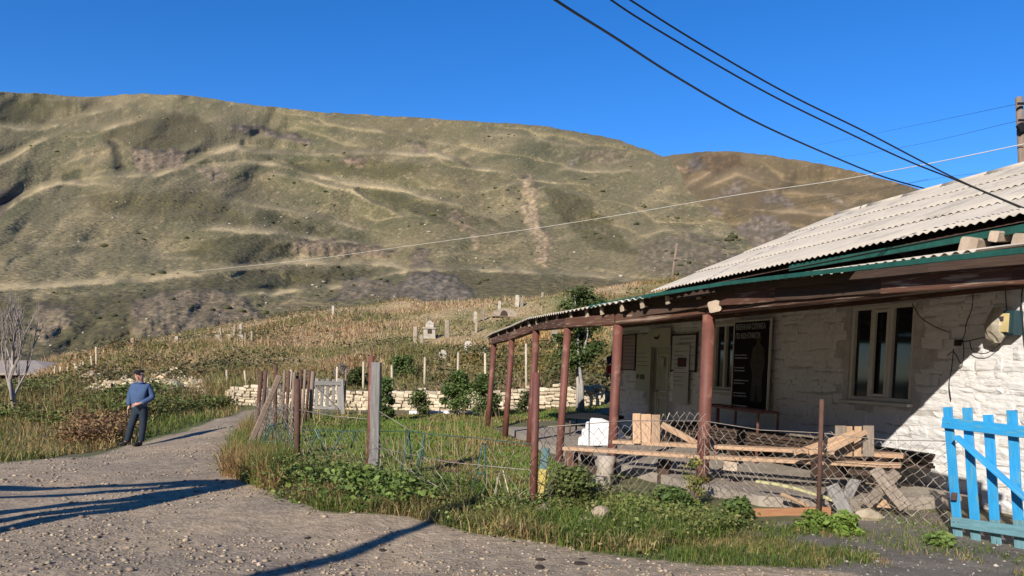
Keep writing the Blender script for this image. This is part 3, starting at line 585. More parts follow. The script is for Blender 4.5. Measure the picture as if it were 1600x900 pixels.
def lines(parent, t0, t1, z0, z1, n, o, seed, material=m_ink, hgt=.012):
    r_ = random.Random(seed); b = MB()
    for i in range(n):
        z = z1-(z1-z0)*(i+.5)/n; L = (t1-t0)*r_.uniform(.55, .95); a = t1-(t1-t0)*.03
        while L > .02:
            w = min(L, r_.uniform(.02, .07)); b.quad(wl(a, z, o), wl(a-w, z, o), wl(a-w, z+hgt, o), wl(a, z+hgt, o)); a -= w+.012; L -= w+.012
    return b.build('printed_lines', material, parent)
bn, t0, t1, z0, z1 = panel('recruitment_banner', 'tall dark banner with white lettering hung beside the narrow window', 'banner', 1149, 503, 1199, 642, m_black2, .12, .02, frame=m_frame, fw=.025)
bw = t1-t0; o = .134
text('lettering', 'ВОЕННАЯ СЛУЖБА', t1-.05, z1-.16, o, .15, m_letter, bn, .5*bw/.86); text('lettering', 'ПО КОНТРАКТУ', t1-.05, z1-.33, o, .15, m_letter, bn, .5*bw/.86)
for k in range(5): lines(bn, t1-bw*.48, t1-.04, z1-.62-k*.24-.11, z1-.62-k*.24, 2, o, 50+k, m_letter, .02)
bb = MB()                                                          # printed figure of a soldier, seen flat
sx = t0+bw*.3; sh = [(-.05, 1.35), (.05, 1.35), (.07, 1.25), (.04, 1.17), (.15, 1.08), (.19, .8), (.13, .55), (.15, .1), (.02, .1), (0, .45), (-.04, .1), (-.16, .1), (-.13, .6), (-.2, .8), (-.15, 1.08), (-.04, 1.17), (-.07, 1.25)]
bb.add([wl(sx-x*1.1, z0+.05+y, o) for x, y in sh], [tuple(range(len(sh)))]); bb.build('printed_figure', m_sold, bn)
p1, t0, t1, z0, z1 = panel('wall_poster', 'faded pink printed poster at the far end of the porch wall, left of the door', 'poster', 974, 524, 992, 578, m_pink, .05, .01, 'posters on the porch wall', frame=m_dark, fw=.025); lines(p1, t0, t1, z0+.1, z1-.05, 8, .058, 3)
p2, t0, t1, z0, z1 = panel('painted_notice', 'tall cream panel with number lettering beside the door frame', 'notice', 996, 523, 1015, 612, m_cream, .05, .012); text('lettering', '№ 0008', t1-.04, z0+.28, .06, .17, m_ink, p2, .7); lines(p2, t0, t1, z0+.55, z0+.95, 4, .058, 8)
p3, t0, t1, z0, z1 = panel('door_sign', 'pale cream sign with small dark emblem above the door', 'sign', 1015, 514, 1047, 541, m_cream, .09, .02)
e = MB(); c = ((t0+t1)/2+.1, (z0+z1)/2)
e.add([wl(c[0]-x*.9, c[1]+y*.9, .103) for x, y in [(-.16, .02), (-.1, -.05), (-.02, -.04), (.05, -.06), (.12, .0), (.15, .09), (.08, .05), (.02, .01), (-.05, .03)]], [tuple(range(9))]); e.build('emblem', m_ink, p3)
p4, t0, t1, z0, z1 = panel('notice_board', 'framed notice board with torn sheets right of the door', 'notice board', 1051, 524, 1087, 580, m_paper, .05, .02, frame=m_dark, fw=.03); lines(p4, t0, t1-.3, z0+.1, z1-.05, 7, .064, 5)
p5, t0, t1, z0, z1 = panel('long_notice', 'long white paper notice hanging down over the framed notice board', 'notice', 1054, 539, 1074, 632, m_paper, .085, .006); lines(p5, t0, t1, z0+.35, z1-.1, 9, .09, 6)
MB().quad(wl(t0+.1, z0+.8, .09), wl(t1-.16, z0+.8, .09), wl(t1-.16, z0+1.0, .09), wl(t0+.1, z0+1.0, .09)).build('printed_picture', m_ink, p5)
MB().quad(wl((t0+t1)/2-.05, z0+.84, .092), wl((t0+t1)/2+.05, z0+.84, .092), wl((t0+t1)/2+.05, z0+.94, .092), wl((t0+t1)/2-.05, z0+.94, .092)).build('printed_seal', m_red, p5)
dn, t0, t1, z0, z1 = panel('door_notice', 'small white sheet fixed on the upper door panel', 'notice', 1031.5, 560, 1037, 573, m_paper, -.03, .004)
fg = thing('small_flag', 'dark blue and red flag hanging at the far corner of the porch wall', 'flag', wl(9.25, 1.7, .2))
def cloth(zt, zb, ph):
    V = []; F = []
    for i in range(7):
        for j in range(5): f = i/6; V.append(wl(9.15+f*.4, zt+(zb-zt)*j/4-f*.18, .16+.04*math.sin(f*9+j*.6+ph)))
    F = [(i*5+j, i*5+j+1, i*5+j+6, i*5+j+5) for i in range(6) for j in range(4)]; return V, F
V, F = cloth(2.05, 1.8, 0); MB().add(V, F).build('blue_stripe', m_bluec, fg); V, F = cloth(1.8, 1.55, 0); MB().add(V, F).build('red_stripe', m_red, fg); tube('staff', [wl(9.08, 2.2, .02), wl(9.12, 2.08, .2), wl(9.16, 1.5, .2)], .012, m_dark, fg)
# meter box, its plastic bag and the wiring
m_tarp = mat('clear_plastic_bag', (.42, .37, .28), (.30, .26, .2), 8, .35, .01, 14); m_yel = mat('yellow_plastic', (.62, .50, .24), None, 4, .5); m_teal = mat('teal_plastic', (.02, .05, .06), None, 4, .6)
ta, za = wat(1578, 505, .1); mbx = thing('meter_box', 'yellow electricity meter in an open dark teal box on the sunlit wall', 'meter box', wl(ta, za-.15, .05))
bar('case', wl(ta-.11, za, .1), wl(ta+.10, za, .1), .16, .30, m_teal, mbx, up=UP); bar('meter', wl(ta-.05, za, .182), wl(ta+.085, za, .182), .05, .23, m_yel, mbx, up=UP); MB().quad(wl(ta, za+.02, .212), wl(ta+.07, za+.02, .212), wl(ta+.07, za+.08, .212), wl(ta, za+.08, .212)).build('dial', m_ink, mbx)
tb, zb = wat(1558, 507, .14); V = []; F = []; nn, mm = 12, 7
for j in range(mm):
    for i in range(nn):
        a = 2*math.pi*i/nn; f = j/(mm-1); r_ = math.sin(math.pi*(.06+.9*f))**.55; k = 1+.13*random.uniform(-1, 1)
        V.append(wl(tb+.17*r_*math.cos(a)*k, zb+.21-.44*f+.02*random.uniform(-1, 1), .13+.10*r_*math.sin(a)*k))
F = [(j*nn+i, j*nn+(i+1) % nn, (j+1)*nn+(i+1) % nn, (j+1)*nn+i) for j in range(mm-1) for i in range(nn)]+[tuple(range(nn))[::-1], tuple(range(nn*(mm-1), nn*mm))]
tag(MB().add(V, F).build('plastic_bag', m_tarp, None), 'crumpled clear plastic bag tied beside the meter box', 'plastic bag')
def wire(lab, pts, r=.006, grp='loose wires on the front wall'):
    P = []
    for x, y, o_ in pts: t_, z_ = wat(x, y, o_); P.append(wl(t_, z_, o_))
    Q = []
    for i in range(len(P)-1):
        a, b, c, d = P[max(i-1, 0)], P[i], P[i+1], P[min(i+2, len(P)-1)]
        for k in range(5):
            u = k/5; Q.append(.5*((2*b)+(c-a)*u+(2*a-5*b+4*c-d)*u*u+(3*b-a-3*c+d)*u**3))
    Q.append(P[-1]); tag(tube('wall_wire', Q, r, m_cable, None, 5), lab, 'wire', grp)
wire('black wire running down from the eave to the small socket box', [(1520, 455, .05), (1519, 480, .06), (1510, 505, .05), (1508, 520, .06), (1500, 540, .05)])
wire('black wire sagging across the wall from the big window', [(1425, 474, .05), (1438, 495, .06), (1460, 510, .05), (1483, 519, .05)])
wire('loose black wire looping between socket box and plastic bag', [(1495, 535, .06), (1512, 533, .09), (1535, 528, .08), (1560, 526, .08), (1572, 520, .08)])
wire('low hanging black loop below the meter box', [(1515, 532, .06), (1520, 548, .08), (1540, 552, .09), (1560, 540, .09), (1573, 526, .08)])
wire('black wire falling from the socket box down the sunlit wall', [(1490, 545, .06), (1487, 575, .05), (1483, 600, .06), (1486, 625, .05)])
wire('tangled black wire beneath the socket box', [(1480, 556, .06), (1490, 550, .09), (1502, 568, .1), (1506, 550, .08), (1504, 530, .06)])
wire('thin black wire from the roof down to the meter box', [(1571, 452, .05), (1572, 475, .05), (1574, 490, .09)])
wire('black wire hanging down the right edge of the wall', [(1600, 430, .05), (1596, 470, .06), (1598, 500, .06), (1602, 540, .05)], .008)
ts_, zs_ = wat(1487, 536, .05); sb = thing('socket_box', 'small white socket box among wires on the wall', 'socket', wl(ts_, zs_, .03)); bar('case', wl(ts_-.05, zs_, .05), wl(ts_+.05, zs_, .05), .06, .1, m_white, sb, up=UP); bar('cover', wl(ts_-.13, zs_, .05), wl(ts_-.06, zs_, .05), .05, .08, m_dark, sb, up=UP)

# ------------------------------------------------------------------ overhead lines and poles
up_ = thing('utility_pole', 'leaning wooden utility pole with dark insulator brackets behind the roof', 'utility pole', (17, 22, 0))
pb = at(1625, 560, 22); ptop = at(1592, 152, 22); pb.z = 0; tube('pole', [pb, ptop], [.11, .095], m_pole, up_, 10)
for (x, y) in ((1596, 162), (1597, 188)): c = at(x, y, 21.8); bar('bracket', c+Vector((-.1, 0, 0)), c+Vector((.5, 0, .02)), .05, .06, m_cable, up_); tube('insulator', [c+Vector((.12, 0, .03)), c+Vector((.12, 0, .16))], [.05, .03], m_cable, up_)
bar('clamp', at(1591, 202, 21.84), at(1607, 194, 21.84), .1, .22, m_cable, up_)
fp = thing('utility_pole', 'thin distant wooden pole standing on the hill beyond the roof edge', 'utility pole', at(1049, 446, 70)); tube('pole', [at(1048, 452, 70), at(1058, 380, 70)], [.17, .12], m_pole, fp, 7); bar('crossbar', at(1053, 406, 69.8), at(1061, 402, 69.8), .1, .1, m_pole, fp)
def cable(lab, pts, r, m_, cat='cable', sagn=8):
    P = [at(*p) for p in pts]; Q = []
    for i in range(len(P)-1):
        a, b, c, d = P[max(i-1, 0)], P[i], P[i+1], P[min(i+2, len(P)-1)]
        for k in range(sagn):
            u = k/sagn; Q.append(.5*((2*b)+(c-a)*u+(2*a-5*b+4*c-d)*u*u+(3*b-a-3*c+d)*u**3))
    Q.append(P[-1]); tag(tube('overhead_cable', Q, r, m_, None, 6), lab, cat, 'overhead cables')
cable('thick dark twisted cable, lowest of the three crossing the sky', [(740, -90, 8), (868, 0, 9), (960, 58, 10.2), (1060, 122, 11.8), (1180, 190, 13.8), (1300, 244, 16), (1380, 276, 17.8), (1450, 296, 19)], .016, m_cable)
cable('dark cable, middle of the three crossing the sky to the roof', [(840, -90, 7), (955, 0, 7.5), (1060, 66, 8), (1200, 146, 8.6), (1330, 210, 9.2), (1420, 252, 9.5), (1500, 284, 9.6), (1600, 327, 9.4)], .009, m_cable)
cable('dark cable, uppermost of the three crossing the sky to the roof', [(850, -90, 7.2), (985, 0, 7.7), (1100, 72, 8.1), (1230, 146, 8.7), (1350, 205, 9.2), (1440, 252, 9.5), (1510, 287, 9.5), (1600, 325, 9.3)], .009, m_cable)
cable('long white cable stretched low across the mountainside to the pole', [(300, 424, 75), (470, 407, 62), (640, 384, 52), (800, 362, 44), (950, 339, 38), (1150, 305, 31), (1300, 283, 27), (1440, 258, 24), (1600, 225, 21.8)], .014, m_wcable)
for (l, p) in (('thin grey line, topmost of those reaching the leaning pole', [(1270, 228, 80), (1400, 202, 45), (1592, 162, 22)]), ('thin grey line, second of those reaching the leaning pole', [(1270, 252, 80), (1400, 232, 45), (1594, 188, 22)]), ('thin grey line running just above the roof ridge', [(1250, 325, 80), (1420, 287, 40), (1560, 268, 26), (1640, 255, 22)]), ('faint grey line across the right-hand mountainside', [(700, 400, 90), (1000, 365, 60), (1250, 318, 45), (1450, 280, 30)])):
    cable(l, p, .006, m_cable)

# ------------------------------------------------------------------ stone wall at the foot of the hill, rubble heap, fence stakes, graves
dsw = thing('stone_wall', 'low dry-stone wall of cream stones along the foot of the cemetery hill', 'wall', (-2, 27, gz1(-2, 27)))
def block(V0, a, w, d, h, j):
    b = MB(); ax = Vector(a); bar_ = bar_geo(Vector(V0)-ax*w/2, Vector(V0)+ax*w/2, d, h, bev=.22, jit=j); return bar_
core = MB(); wx_ = np.linspace(-11.4, 3.2, 40); st = []
for a, b in zip(wx_, wx_[1:]):
    pa = Vector((a, wally(a), gz1(a, wally(a))-.2)); pb_ = Vector((b, wally(b), gz1(b, wally(b))-.2)); core.bar(pa+UP*.37, pb_+UP*.37, .3, .62)
x = -11.4
for lay in range(8):
    x = -11.4+random.uniform(0, .3)
    while x < 3.0:
        w = random.uniform(.12, .38); h = random.uniform(.09, .15); y = wally(x); z = gz1(x, y)
        if lay*.115 < .64+.05*math.sin(x*1.7)+.04*math.sin(x*5.3): st.append((x+w/2, y-.2+random.uniform(-.06, .04), z+.04+lay*.115+random.uniform(-.01, .01), w, h))
        x += w+.01
random.shuffle(st); rest = MB(); core.build('wall_core', m_stone, dsw)
for k, (x, y, z, w, h) in enumerate(st):
    s_ = (wally(x+.1)-wally(x-.1))/.2; ax = Vector((1, s_, 0)).normalized(); c = Vector((x, y, z)); M, V, F = bar_geo(c-ax*w/2, c+ax*w/2, random.uniform(.22, .34), h, bev=.2, jit=.018)
    if k < 298: me = bpy.data.meshes.new('stone'); me.from_pydata(V, [], F); me.materials.append(m_stone); _link(bpy.data.objects.new('stone', me), dsw, M)
    else: rest.add([M @ Vector(v) for v in V], F)
kind(rest.build('stones', m_stone, dsw), 'stuff')
def rockmesh(n, pts, sizes, cols=None, flat=.7):
    """many small octahedral stones as one vertex soup"""
    O = np.array([[1, 0, 0], [-1, 0, 0], [0, 1, 0], [0, -1, 0], [0, 0, 1], [0, 0, -1], [.6, .6, .55], [-.6, .55, .6], [.55, -.6, .6], [-.6, -.6, .5]])
    Fo = np.array([[0, 6, 8], [0, 2, 6], [2, 7, 6], [2, 1, 7], [1, 9, 7], [1, 3, 9], [3, 8, 9], [3, 0, 8], [4, 8, 6], [4, 6, 7], [4, 7, 9], [4, 9, 8], [5, 2, 0], [5, 1, 2], [5, 3, 1], [5, 0, 3]])
    B = O[None]*rng.uniform(.65, 1.25, (n, 10, 1)); a = rng.uniform(0, 6.28, n); ca, sa = np.cos(a), np.sin(a); st_ = rng.uniform(.7, 1.4, n)
    X = B[..., 0]*st_[:, None]; Y = B[..., 1]; x = X*ca[:, None]-Y*sa[:, None]; y = X*sa[:, None]+Y*ca[:, None]; z = B[..., 2]*flat*rng.uniform(.6, 1.1, (n, 1))
    V = np.stack([x, y, z], -1)*np.asarray(sizes)[:, None, None]+np.asarray(pts)[:, None]
    F = (Fo[None]+(np.arange(n)*10)[:, None, None]).reshape(-1, 3); return V.reshape(-1, 3), F, (np.repeat(cols, 10, 0) if cols is not None else None)
def stuffrocks(name, pts, sizes, cols, m_=m_gravel):
    V, F, C = rockmesh(len(pts), pts, sizes, cols); return kind(npmesh(name, V, [F], m_, col=C), 'stuff')
def sample(poly, n, yb, dens=None, ub=(-1.0, .95)):
    """points inside a ground polygon, denser where nearer"""
    out = np.zeros((0, 2))
    while len(out) < n:
        m = n*3; Y = np.exp(rng.uniform(math.log(yb[0]), math.log(yb[1]), m)); X = rng.uniform(*ub, m)*Y; ok = inpoly(X, Y, poly)
        if dens is not None: ok &= rng.random(m) < dens(X, Y)
        out = np.r_[out, np.c_[X, Y][ok]]
    out = out[:n]; return np.c_[out, gz(out[:, 0], out[:, 1])]
def pcol(base, n, v=.25):
    b = np.array(base, float); b = b[rng.integers(0, len(b), n)]; return b*rng.uniform(1-v, 1+v, (n, 1))*rng.uniform(.94, 1.06, (n, 3))
# cream rubble spilling down under the hill
RUB = pxw([(128, 617), (135, 596), (165, 580), (190, 572), (205, 585), (225, 597), (250, 588), (268, 574), (290, 587), (310, 596), (322, 616), (220, 624)])
p = sample(RUB, 9000, (26, 40), lambda x, y: np.clip(.8+fbm(x*.7, y*.9, 3, 301)*2.5, 0, 1)); sz = np.exp(rng.normal(math.log(.06), .55, len(p))); p[:, 2] += sz*.4
stuffrocks('rubble', p, sz, pcol([(.50, .40, .26), (.42, .34, .23), (.36, .28, .18), (.58, .48, .33)], len(p)))

# gravestones on the hill
def grave(px, py, Y, w, h, lab, shape='slab', m_=None, lean=0, grp='gravestones on the cemetery hill'):
    p = at(px, py, Y); z = gz1(p.x, p.y); p = Vector((p.x, p.y, z-.12)); b = MB(); m_ = m_ or m_grave; top = p+Vector((lean*h, 0, h+.12)); 
    if shape == 'arch':
        n = 9; V = []; 
        for s_ in (-1, 1):
            for i in range(n): a = math.pi*i/(n-1); V.append(p+Vector((math.cos(a)*w/2+lean*h, s_*.07, h-w/2+math.sin(a)*w/2+.12)))
            V += [p+Vector((-w/2, s_*.07, 0)), p+Vector((w/2, s_*.07, 0))]
        m = n+2; b.add(V, [tuple(range(m)), tuple(range(m, 2*m))[::-1]]+[(i, m+i, m+(i+1) % m, (i+1) % m) for i in range(m)])
    else: b.bar(p, top, w, .14 if shape == 'slab' else w*.8, up=(0, 1, 0), jit=.012, seg=3)
    return tag(b.build('gravestone', m_), lab, 'gravestone', grp)
_near = 'gravestones on the cemetery hill'
for g in [(1088/3.2+400, 508/3.2+420-0, 58, .28, 1.0, None)][:0]: pass
def Hh(py0, py1, Y): return (py1-py0)/1200*Y
GR = [(743, 483, 55, 12, 5, 'arch', 1, 'pale round-topped gravestone standing alone below the hill crest'), (755, 482, 56, 11, 5, 'slab', 0, 'grey slab gravestone just beside the pale round-topped one'),
 (780, 482, 58, 14, 5, 'slab', 1, 'pale upright gravestone in front of the low domed tomb'), (808, 478, 60, 14, 6, 'slab', 1, 'tall pale gravestone right of the low domed tomb'), (815, 478, 60, 9, 5, 'slab', 0, 'dark short gravestone touching the tall pale one by the domed tomb'), (847, 467, 64, 8, 4, 'slab', 0, 'small dark gravestone alone on the hill skyline'),
 (649, 520, 48, 24, 6, 'slab', 0, 'tall grey pillar gravestone left of the white memorial tomb'), (659, 523, 47, 13, 5, 'slab', 0, 'short brown gravestone below the white memorial tomb'), (699, 517, 49, 22, 7, 'slab', 0, 'broad brownish slab gravestone right of the white memorial tomb'), (744, 510, 51, 16, 4, 'slab', 0, 'thin leaning gravestone in the rusty grass', ),
 (731, 547, 40, 17, 11, 'arch', 1, 'large pale round-topped gravestone in tall yellow grass'), (691, 562, 37, 13, 12, 'arch', 1, 'mossy pale rounded gravestone low on the slope'), (757, 558, 38, 12, 13, 'arch', 1, 'broad pale gravestone half hidden behind the end porch posts'), (866, 540, 40, 18, 10, 'slab', 0, 'grey slab gravestone seen below the porch beam'), (768, 540, 43, 14, 7, 'slab', 1, 'white upright gravestone beside the end porch post'),
 (521, 497, 62, 10, 4, 'slab', 1, 'small pale gravestone alone on the left part of the hill'),
 (207, 542, 48, 11, 5, 'slab', 2, 'orange-brown stump-like marker at the left end of the cemetery hill'), (276, 530, 52, 9, 5, 'slab', 1, 'small white gravestone left of the post cluster on the hill'), (251, 532, 53, 8, 4, 'slab', 0, 'short grey marker between the orange marker and the white stone'), (345, 524, 52, 18, 4, 'slab', 0, 'tall grey marker at the left of the post cluster'), (340, 528, 51, 9, 8, 'slab', 0, 'low broad stone at the foot of the post cluster'), (366, 524, 52, 19, 4, 'slab', 0, 'tallest grey marker in the post cluster'), (377, 518, 54, 14, 4, 'slab', 1, 'white-topped marker right of the tallest one'), (359, 526, 52, 7, 5, 'arch', 1, 'little white round-topped stone in the post cluster'), (376, 528, 51, 6, 9, 'slab', 1, 'low pale block at the right of the post cluster'), (384, 527, 50, 12, 3, 'slab', 0, 'thin brown post marker right of the low pale block'), (323, 524, 53, 6, 5, 'slab', 0, 'tiny grey stone left of the post cluster'), (393, 523, 50, 14, 3, 'slab', 0, 'last thin marker right of the post cluster')]
for px, py, Y, hp, wp, shp, pale, lab in GR:
    grave(px, py, Y, wp/1200*Y, hp/1200*Y+.25, lab, shp, m_wood if pale == 2 else (m_gravew if pale else m_grave), random.uniform(-.05, .05))
mt = at(672, 505, 50); mt.z = gz1(mt.x, mt.y)
mem = thing('memorial_tomb', 'white memorial tomb with stepped top and dark niche on the hill', 'tomb', mt)
bar('base', mt+Vector((-.38, 0, .25)), mt+Vector((.38, 0, .25)), .6, .7, m_gravew, mem); MB().box(mt+Vector((.02, -.31, .42)), .28, .03, .26).build('niche', m_dark, mem); bar('ledge', mt+Vector((-.44, 0, .64)), mt+Vector((.44, 0, .64)), .7, .09, m_gravew, mem)
bar('upper_block', mt+Vector((-.26, 0, .8)), mt+Vector((.26, 0, .8)), .44, .24, m_gravew, mem); MB().add([mt+Vector((-.3, -.24, .92)), mt+Vector((.3, -.24, .92)), mt+Vector((.3, .24, .92)), mt+Vector((-.3, .24, .92)), mt+Vector((0, 0, 1.2))], [(0, 1, 4), (1, 2, 4), (2, 3, 4), (3, 0, 4), (3, 2, 1, 0)]).build('cap', m_gravew, mem); tube('finial', [mt+Vector((0, 0, 1.1)), mt+Vector((0, 0, 1.38))], .05, m_grave, mem)
dt = at(789, 482, 57); dt.z = gz1(dt.x, dt.y)-.1; V = []; F = []
for i in range(11):
    a = math.pi*i/10
    for s_ in (-.6, .6): V.append(dt+Vector((-math.cos(a)*.95, s_, math.sin(a)*.62)))
F = [(2*i, 2*i+1, 2*i+3, 2*i+2) for i in range(10)]+[tuple(range(0, 22, 2))[::-1], tuple(range(1, 22, 2))]
dtt = thing('domed_tomb', 'low grey vaulted tomb with a dark opening on the hill', 'tomb', dt); MB().add(V, F).build('vault', m_grave, dtt)
MB().add([dt+Vector((-.05+.28*math.cos(math.pi*i/8), -.62, .05+.4*math.sin(math.pi*i/8))) for i in range(9)], [tuple(range(9))[::-1]]).build('opening', m_dark, dtt)
# pale stakes of the wire fence above the wall
sf = thing('stake_fence', 'row of pale wooden stakes behind the cream stone wall', 'fence', (-4, 29, gz1(-4, 29)))
prev = None; SW = MB()
for (x0, y0, x1, y1, Y) in [(354, 578, 356, 603, 33.5), (382, 579, 386, 605, 33), (418, 580, 418, 606, 32), (455, 578, 453, 604, 31.5), (527, 573, 526, 603, 30.5), (568, 565, 568, 594, 30.5), (612, 571, 614, 594, 29.5), (664, 558, 664, 585, 29.5), (716, 551, 716, 576, 29.5), (822, 537, 824, 577, 28.5), (835, 530, 833, 560, 30), (758, 552, 760, 580, 29.5)]:
    a = at(x1, y1, Y); a.z = min(a.z, gz1(a.x, a.y)-.1); b = at(x0, y0, Y); tube('stake', [a, b], [.055, .045], m_stake, sf, 6)
    m = a.lerp(b, .7)
for (x0, y0, x1, y1) in [(86, 572, 85, 592), (95, 573, 94, 590), (106, 573, 105, 592), (117, 570, 118, 590), (130, 565, 131, 590), (126, 567, 124, 588), (150, 542, 151, 562), (142, 556, 145, 563)]:
    Y = 43; a = at(x1, y1, Y); a.z = min(a.z, gz1(a.x, a.y)-.1); tube('stake', [a, at(x0, y0, Y)], [.06, .05], m_stake, sf, 6)
tube('leaning_stake', [at(130, 592, 42.5), at(116, 568, 42.5)], .06, m_stake, sf, 6)
# far hut
m_hutroof = mat('pale_tin_roof', (.36, .31, .26), (.26, .22, .185), 3, .95, spec=.1)
hz = at(30, 604, 46); hut = thing('low_hut', 'low dark hut with pale tin roof at the left edge below the hill', 'hut', hz)
A = at(-70, 583, 45); B = at(85, 583, 45); Cc = at(-40, 563, 50); D = at(54, 563, 50); dn_ = Vector((0, .4, -2.6))
MB().add([A+UP*-.05+Vector((0, .3, 0)), B+Vector((-.2, .3, -.05)), B+Vector((-.2, .3, -2.4)), A+Vector((0, .3, -2.4)), B+Vector((-.2, 9, -.05)), B+Vector((-.2, 9, -2.4))], [(3, 2, 1, 0), (1, 2, 5, 4)]).build('wall', m_dark, hut)
MB().add([A, B, D, Cc, B+Vector((0, 10, 0)), A+Vector((0, 10, 0)), A-UP*.08, B-UP*.08], [(0, 1, 2, 3), (1, 4, 2), (2, 4, 5, 3), (6, 7, 1, 0)]).build('roof', m_hutroof, hut)
bar('gutter_board', A+Vector((0, -.03, -.06)), B+Vector((0, -.03, -.06)), .04, .12, m_hutroof, hut)

# ------------------------------------------------------------------ fences in front
def gnd(px, py, dz=0): p = G(px, py); return Vector((p.x, p.y, p.z+dz))
def post(par, x0, y0, x1, y1, Y, r, m_, n=8, name='post'):
    a = at(x1, y1, Y); a.z = min(a.z, gz1(a.x, a.y))-.1; return tube(name, [a, at(x0, y0, Y)], r, m_, par, n)
of = thing('ramshackle_fence', 'old fence of crooked rusty pipes and sticks along the gravel road', 'fence', gnd(420, 690))
for (x0, y0, x1, y1, Y, r, m_) in [(408, 580, 398, 660, 15, .035, m_oldrust), (416, 578, 405, 665, 15.5, .03, m_oldrust), (431, 570, 429, 650, 16, .032, m_oldrust), (452, 580, 446, 650, 18, .03, m_oldrust), (460, 582, 455, 655, 17, .03, m_pole), (470, 577, 467, 645, 19, .034, m_oldrust), (477, 577, 472, 643, 20, .03, m_pole), (484, 579, 477, 642, 21, .03, m_oldrust), (489, 580, 484, 640, 22, .05, m_pole), (445, 578, 441, 640, 21, .03, m_pole),
     (464, 592, 465, 735, 11.2, .034, m_oldrust)]:
    post(of, x0, y0, x1, y1, Y, r*1.25, m_)
a = gnd(374, 724, -.1); bar('leaning_pole', a, at(437, 587, 12.6), .085, .085, m_pole, of, jit=.006, seg=6); a = gnd(392, 718, -.1); bar('leaning_pole', a, at(424, 622, 12.9), .06, .05, m_pole, of, jit=.005, seg=4)
def mesh_wire(P, Q, h, cell, r, rag=0.0, seed=1, drop=0.0, sag=.03):
    """diamond netting between ground points P and Q"""
    r_ = random.Random(seed); L = (Q-P).length; b = MB(); n = int(L/cell); m = int(h/cell*2)
    for i in range(-m//2, n+1):
        for sgn in (1,):
            pts = []
            for j in range(m+1):
                u = i*cell+(j % 2)*cell*.5
                if 0 <= u <= L+.05: f = u/L; z = h*j/m; p = P.lerp(Q, f); pts.append(Vector((p.x+r_.uniform(-1, 1)*rag+.03*math.sin(u*3+z*4), p.y+r_.uniform(-1, 1)*rag+.04*math.sin(u*2.3), p.z+z-sag*math.sin(u*2.1)*z/h+r_.uniform(-1, 1)*rag)))
            if len(pts) > 2: b.tube(pts, r, 3)
            pts2 = []
            for j in range(m+1):
                u = i*cell+cell-(j % 2)*cell*.5
                if 0 <= u <= L+.05: f = u/L; z = h*j/m; p = P.lerp(Q, f); pts2.append(Vector((p.x+r_.uniform(-1, 1)*rag+.03*math.sin(u*3+z*4), p.y+.01+r_.uniform(-1, 1)*rag+.04*math.sin(u*2.3), p.z+z-sag*math.sin(u*2.1)*z/h+r_.uniform(-1, 1)*rag)))
            if len(pts2) > 2: b.tube(pts2, r, 3)
    return b
mesh_wire(gnd(396, 712), gnd(462, 735), .95, .11, .0035, .02, 4).build('wire_netting', m_wire, of); mesh_wire(gnd(405, 690), Vector((*gnd(440, 655)[:2], gnd(440, 655).z)), 1.05, .13, .005, .02, 5).build('wire_netting', m_wire, of)
# wooden garden gate
gg = thing('garden_gate', 'weathered grey picket gate at the far end of the old fence', 'gate', gnd(512, 648)); Yg = 24.3
for k, x in enumerate((495, 503.5, 512, 521, 530)): bar('picket', at(x-1, 642, Yg), at(x, 591+(k % 2)*1.5, Yg), .10, .025, m_grey, gg, up=(0, 1, 0), jit=.004)
bar('rail', at(491, 599, Yg-.04), at(533, 599, Yg-.04), .04, .13, m_grey, gg); bar('rail', at(491, 637, Yg-.04), at(533, 638, Yg-.04), .04, .10, m_grey, gg); bar('brace', at(492, 603, Yg-.08), at(528, 638, Yg-.08), .03, .09, m_grey, gg, up=(0, 1, 0)); bar('gate_post', at(536, 647, Yg), at(534, 592, Yg), .12, .10, m_grey, gg, up=(0, 1, 0)); bar('gate_post', at(485, 648, Yg), at(490, 584, Yg), .10, .09, m_pole, gg, up=(0, 1, 0)); tube('end_stick', [at(538, 646, Yg+.1), at(541, 577, Yg+.1)], .03, m_pole, gg)
# thick timber post with its rusty pipe
a = at(584, 757, 10.35); a.z = gz1(a.x, a.y)-.15
tag(bar('timber_post', a, at(588, 566, 10.35), .125, .115, m_grey, None, up=(0, 1, 0), jit=.005, seg=6, bev=.08), 'thick weathered grey squared timber post in the garden fence', 'post')
a = at(576, 752, 10.4); a.z = gz1(a.x, a.y)-.1; tag(tube('pipe_post', [a, at(581, 556, 10.4)], .038, m_rust), 'rusty pipe post wired to the thick grey timber post', 'post')
# wire line from post to post + green trellis frames
gw = thing('garden_wire', 'green wire strung low across the garden between the fence posts', 'wire', gnd(600, 760))
for pts in ([(466, 672, 11.2), (500, 672, 11), (540, 674, 10.8), (576, 672, 10.4)], [(588, 674, 10.35), (640, 673, 10), (668, 678, 9.6), (740, 684, 9.2), (790, 690, 8.8), (832, 694, 8.45)], [(588, 640, 10.35), (640, 672, 10)], [(466, 640, 11.2), (520, 650, 10.8), (578, 655, 10.4)], [(588, 700, 10.3), (700, 722, 9.4), (832, 735, 8.45)], [(588, 690, 10.3), (640, 735, 9.6), (700, 770, 9.0)]):
    tube('strand', [at(*p) for p in pts], .006, m_gwire if pts[0][1] in (672, 674) else m_wire, gw, 4)
mesh_wire(gnd(470, 742), gnd(578, 762), .75, .16, .003, .03, 11).build('wire_netting', m_wire, gw); mesh_wire(gnd(592, 765), gnd(828, 806), .72, .17, .003, .035, 12).build('wire_netting', m_wire, gw)
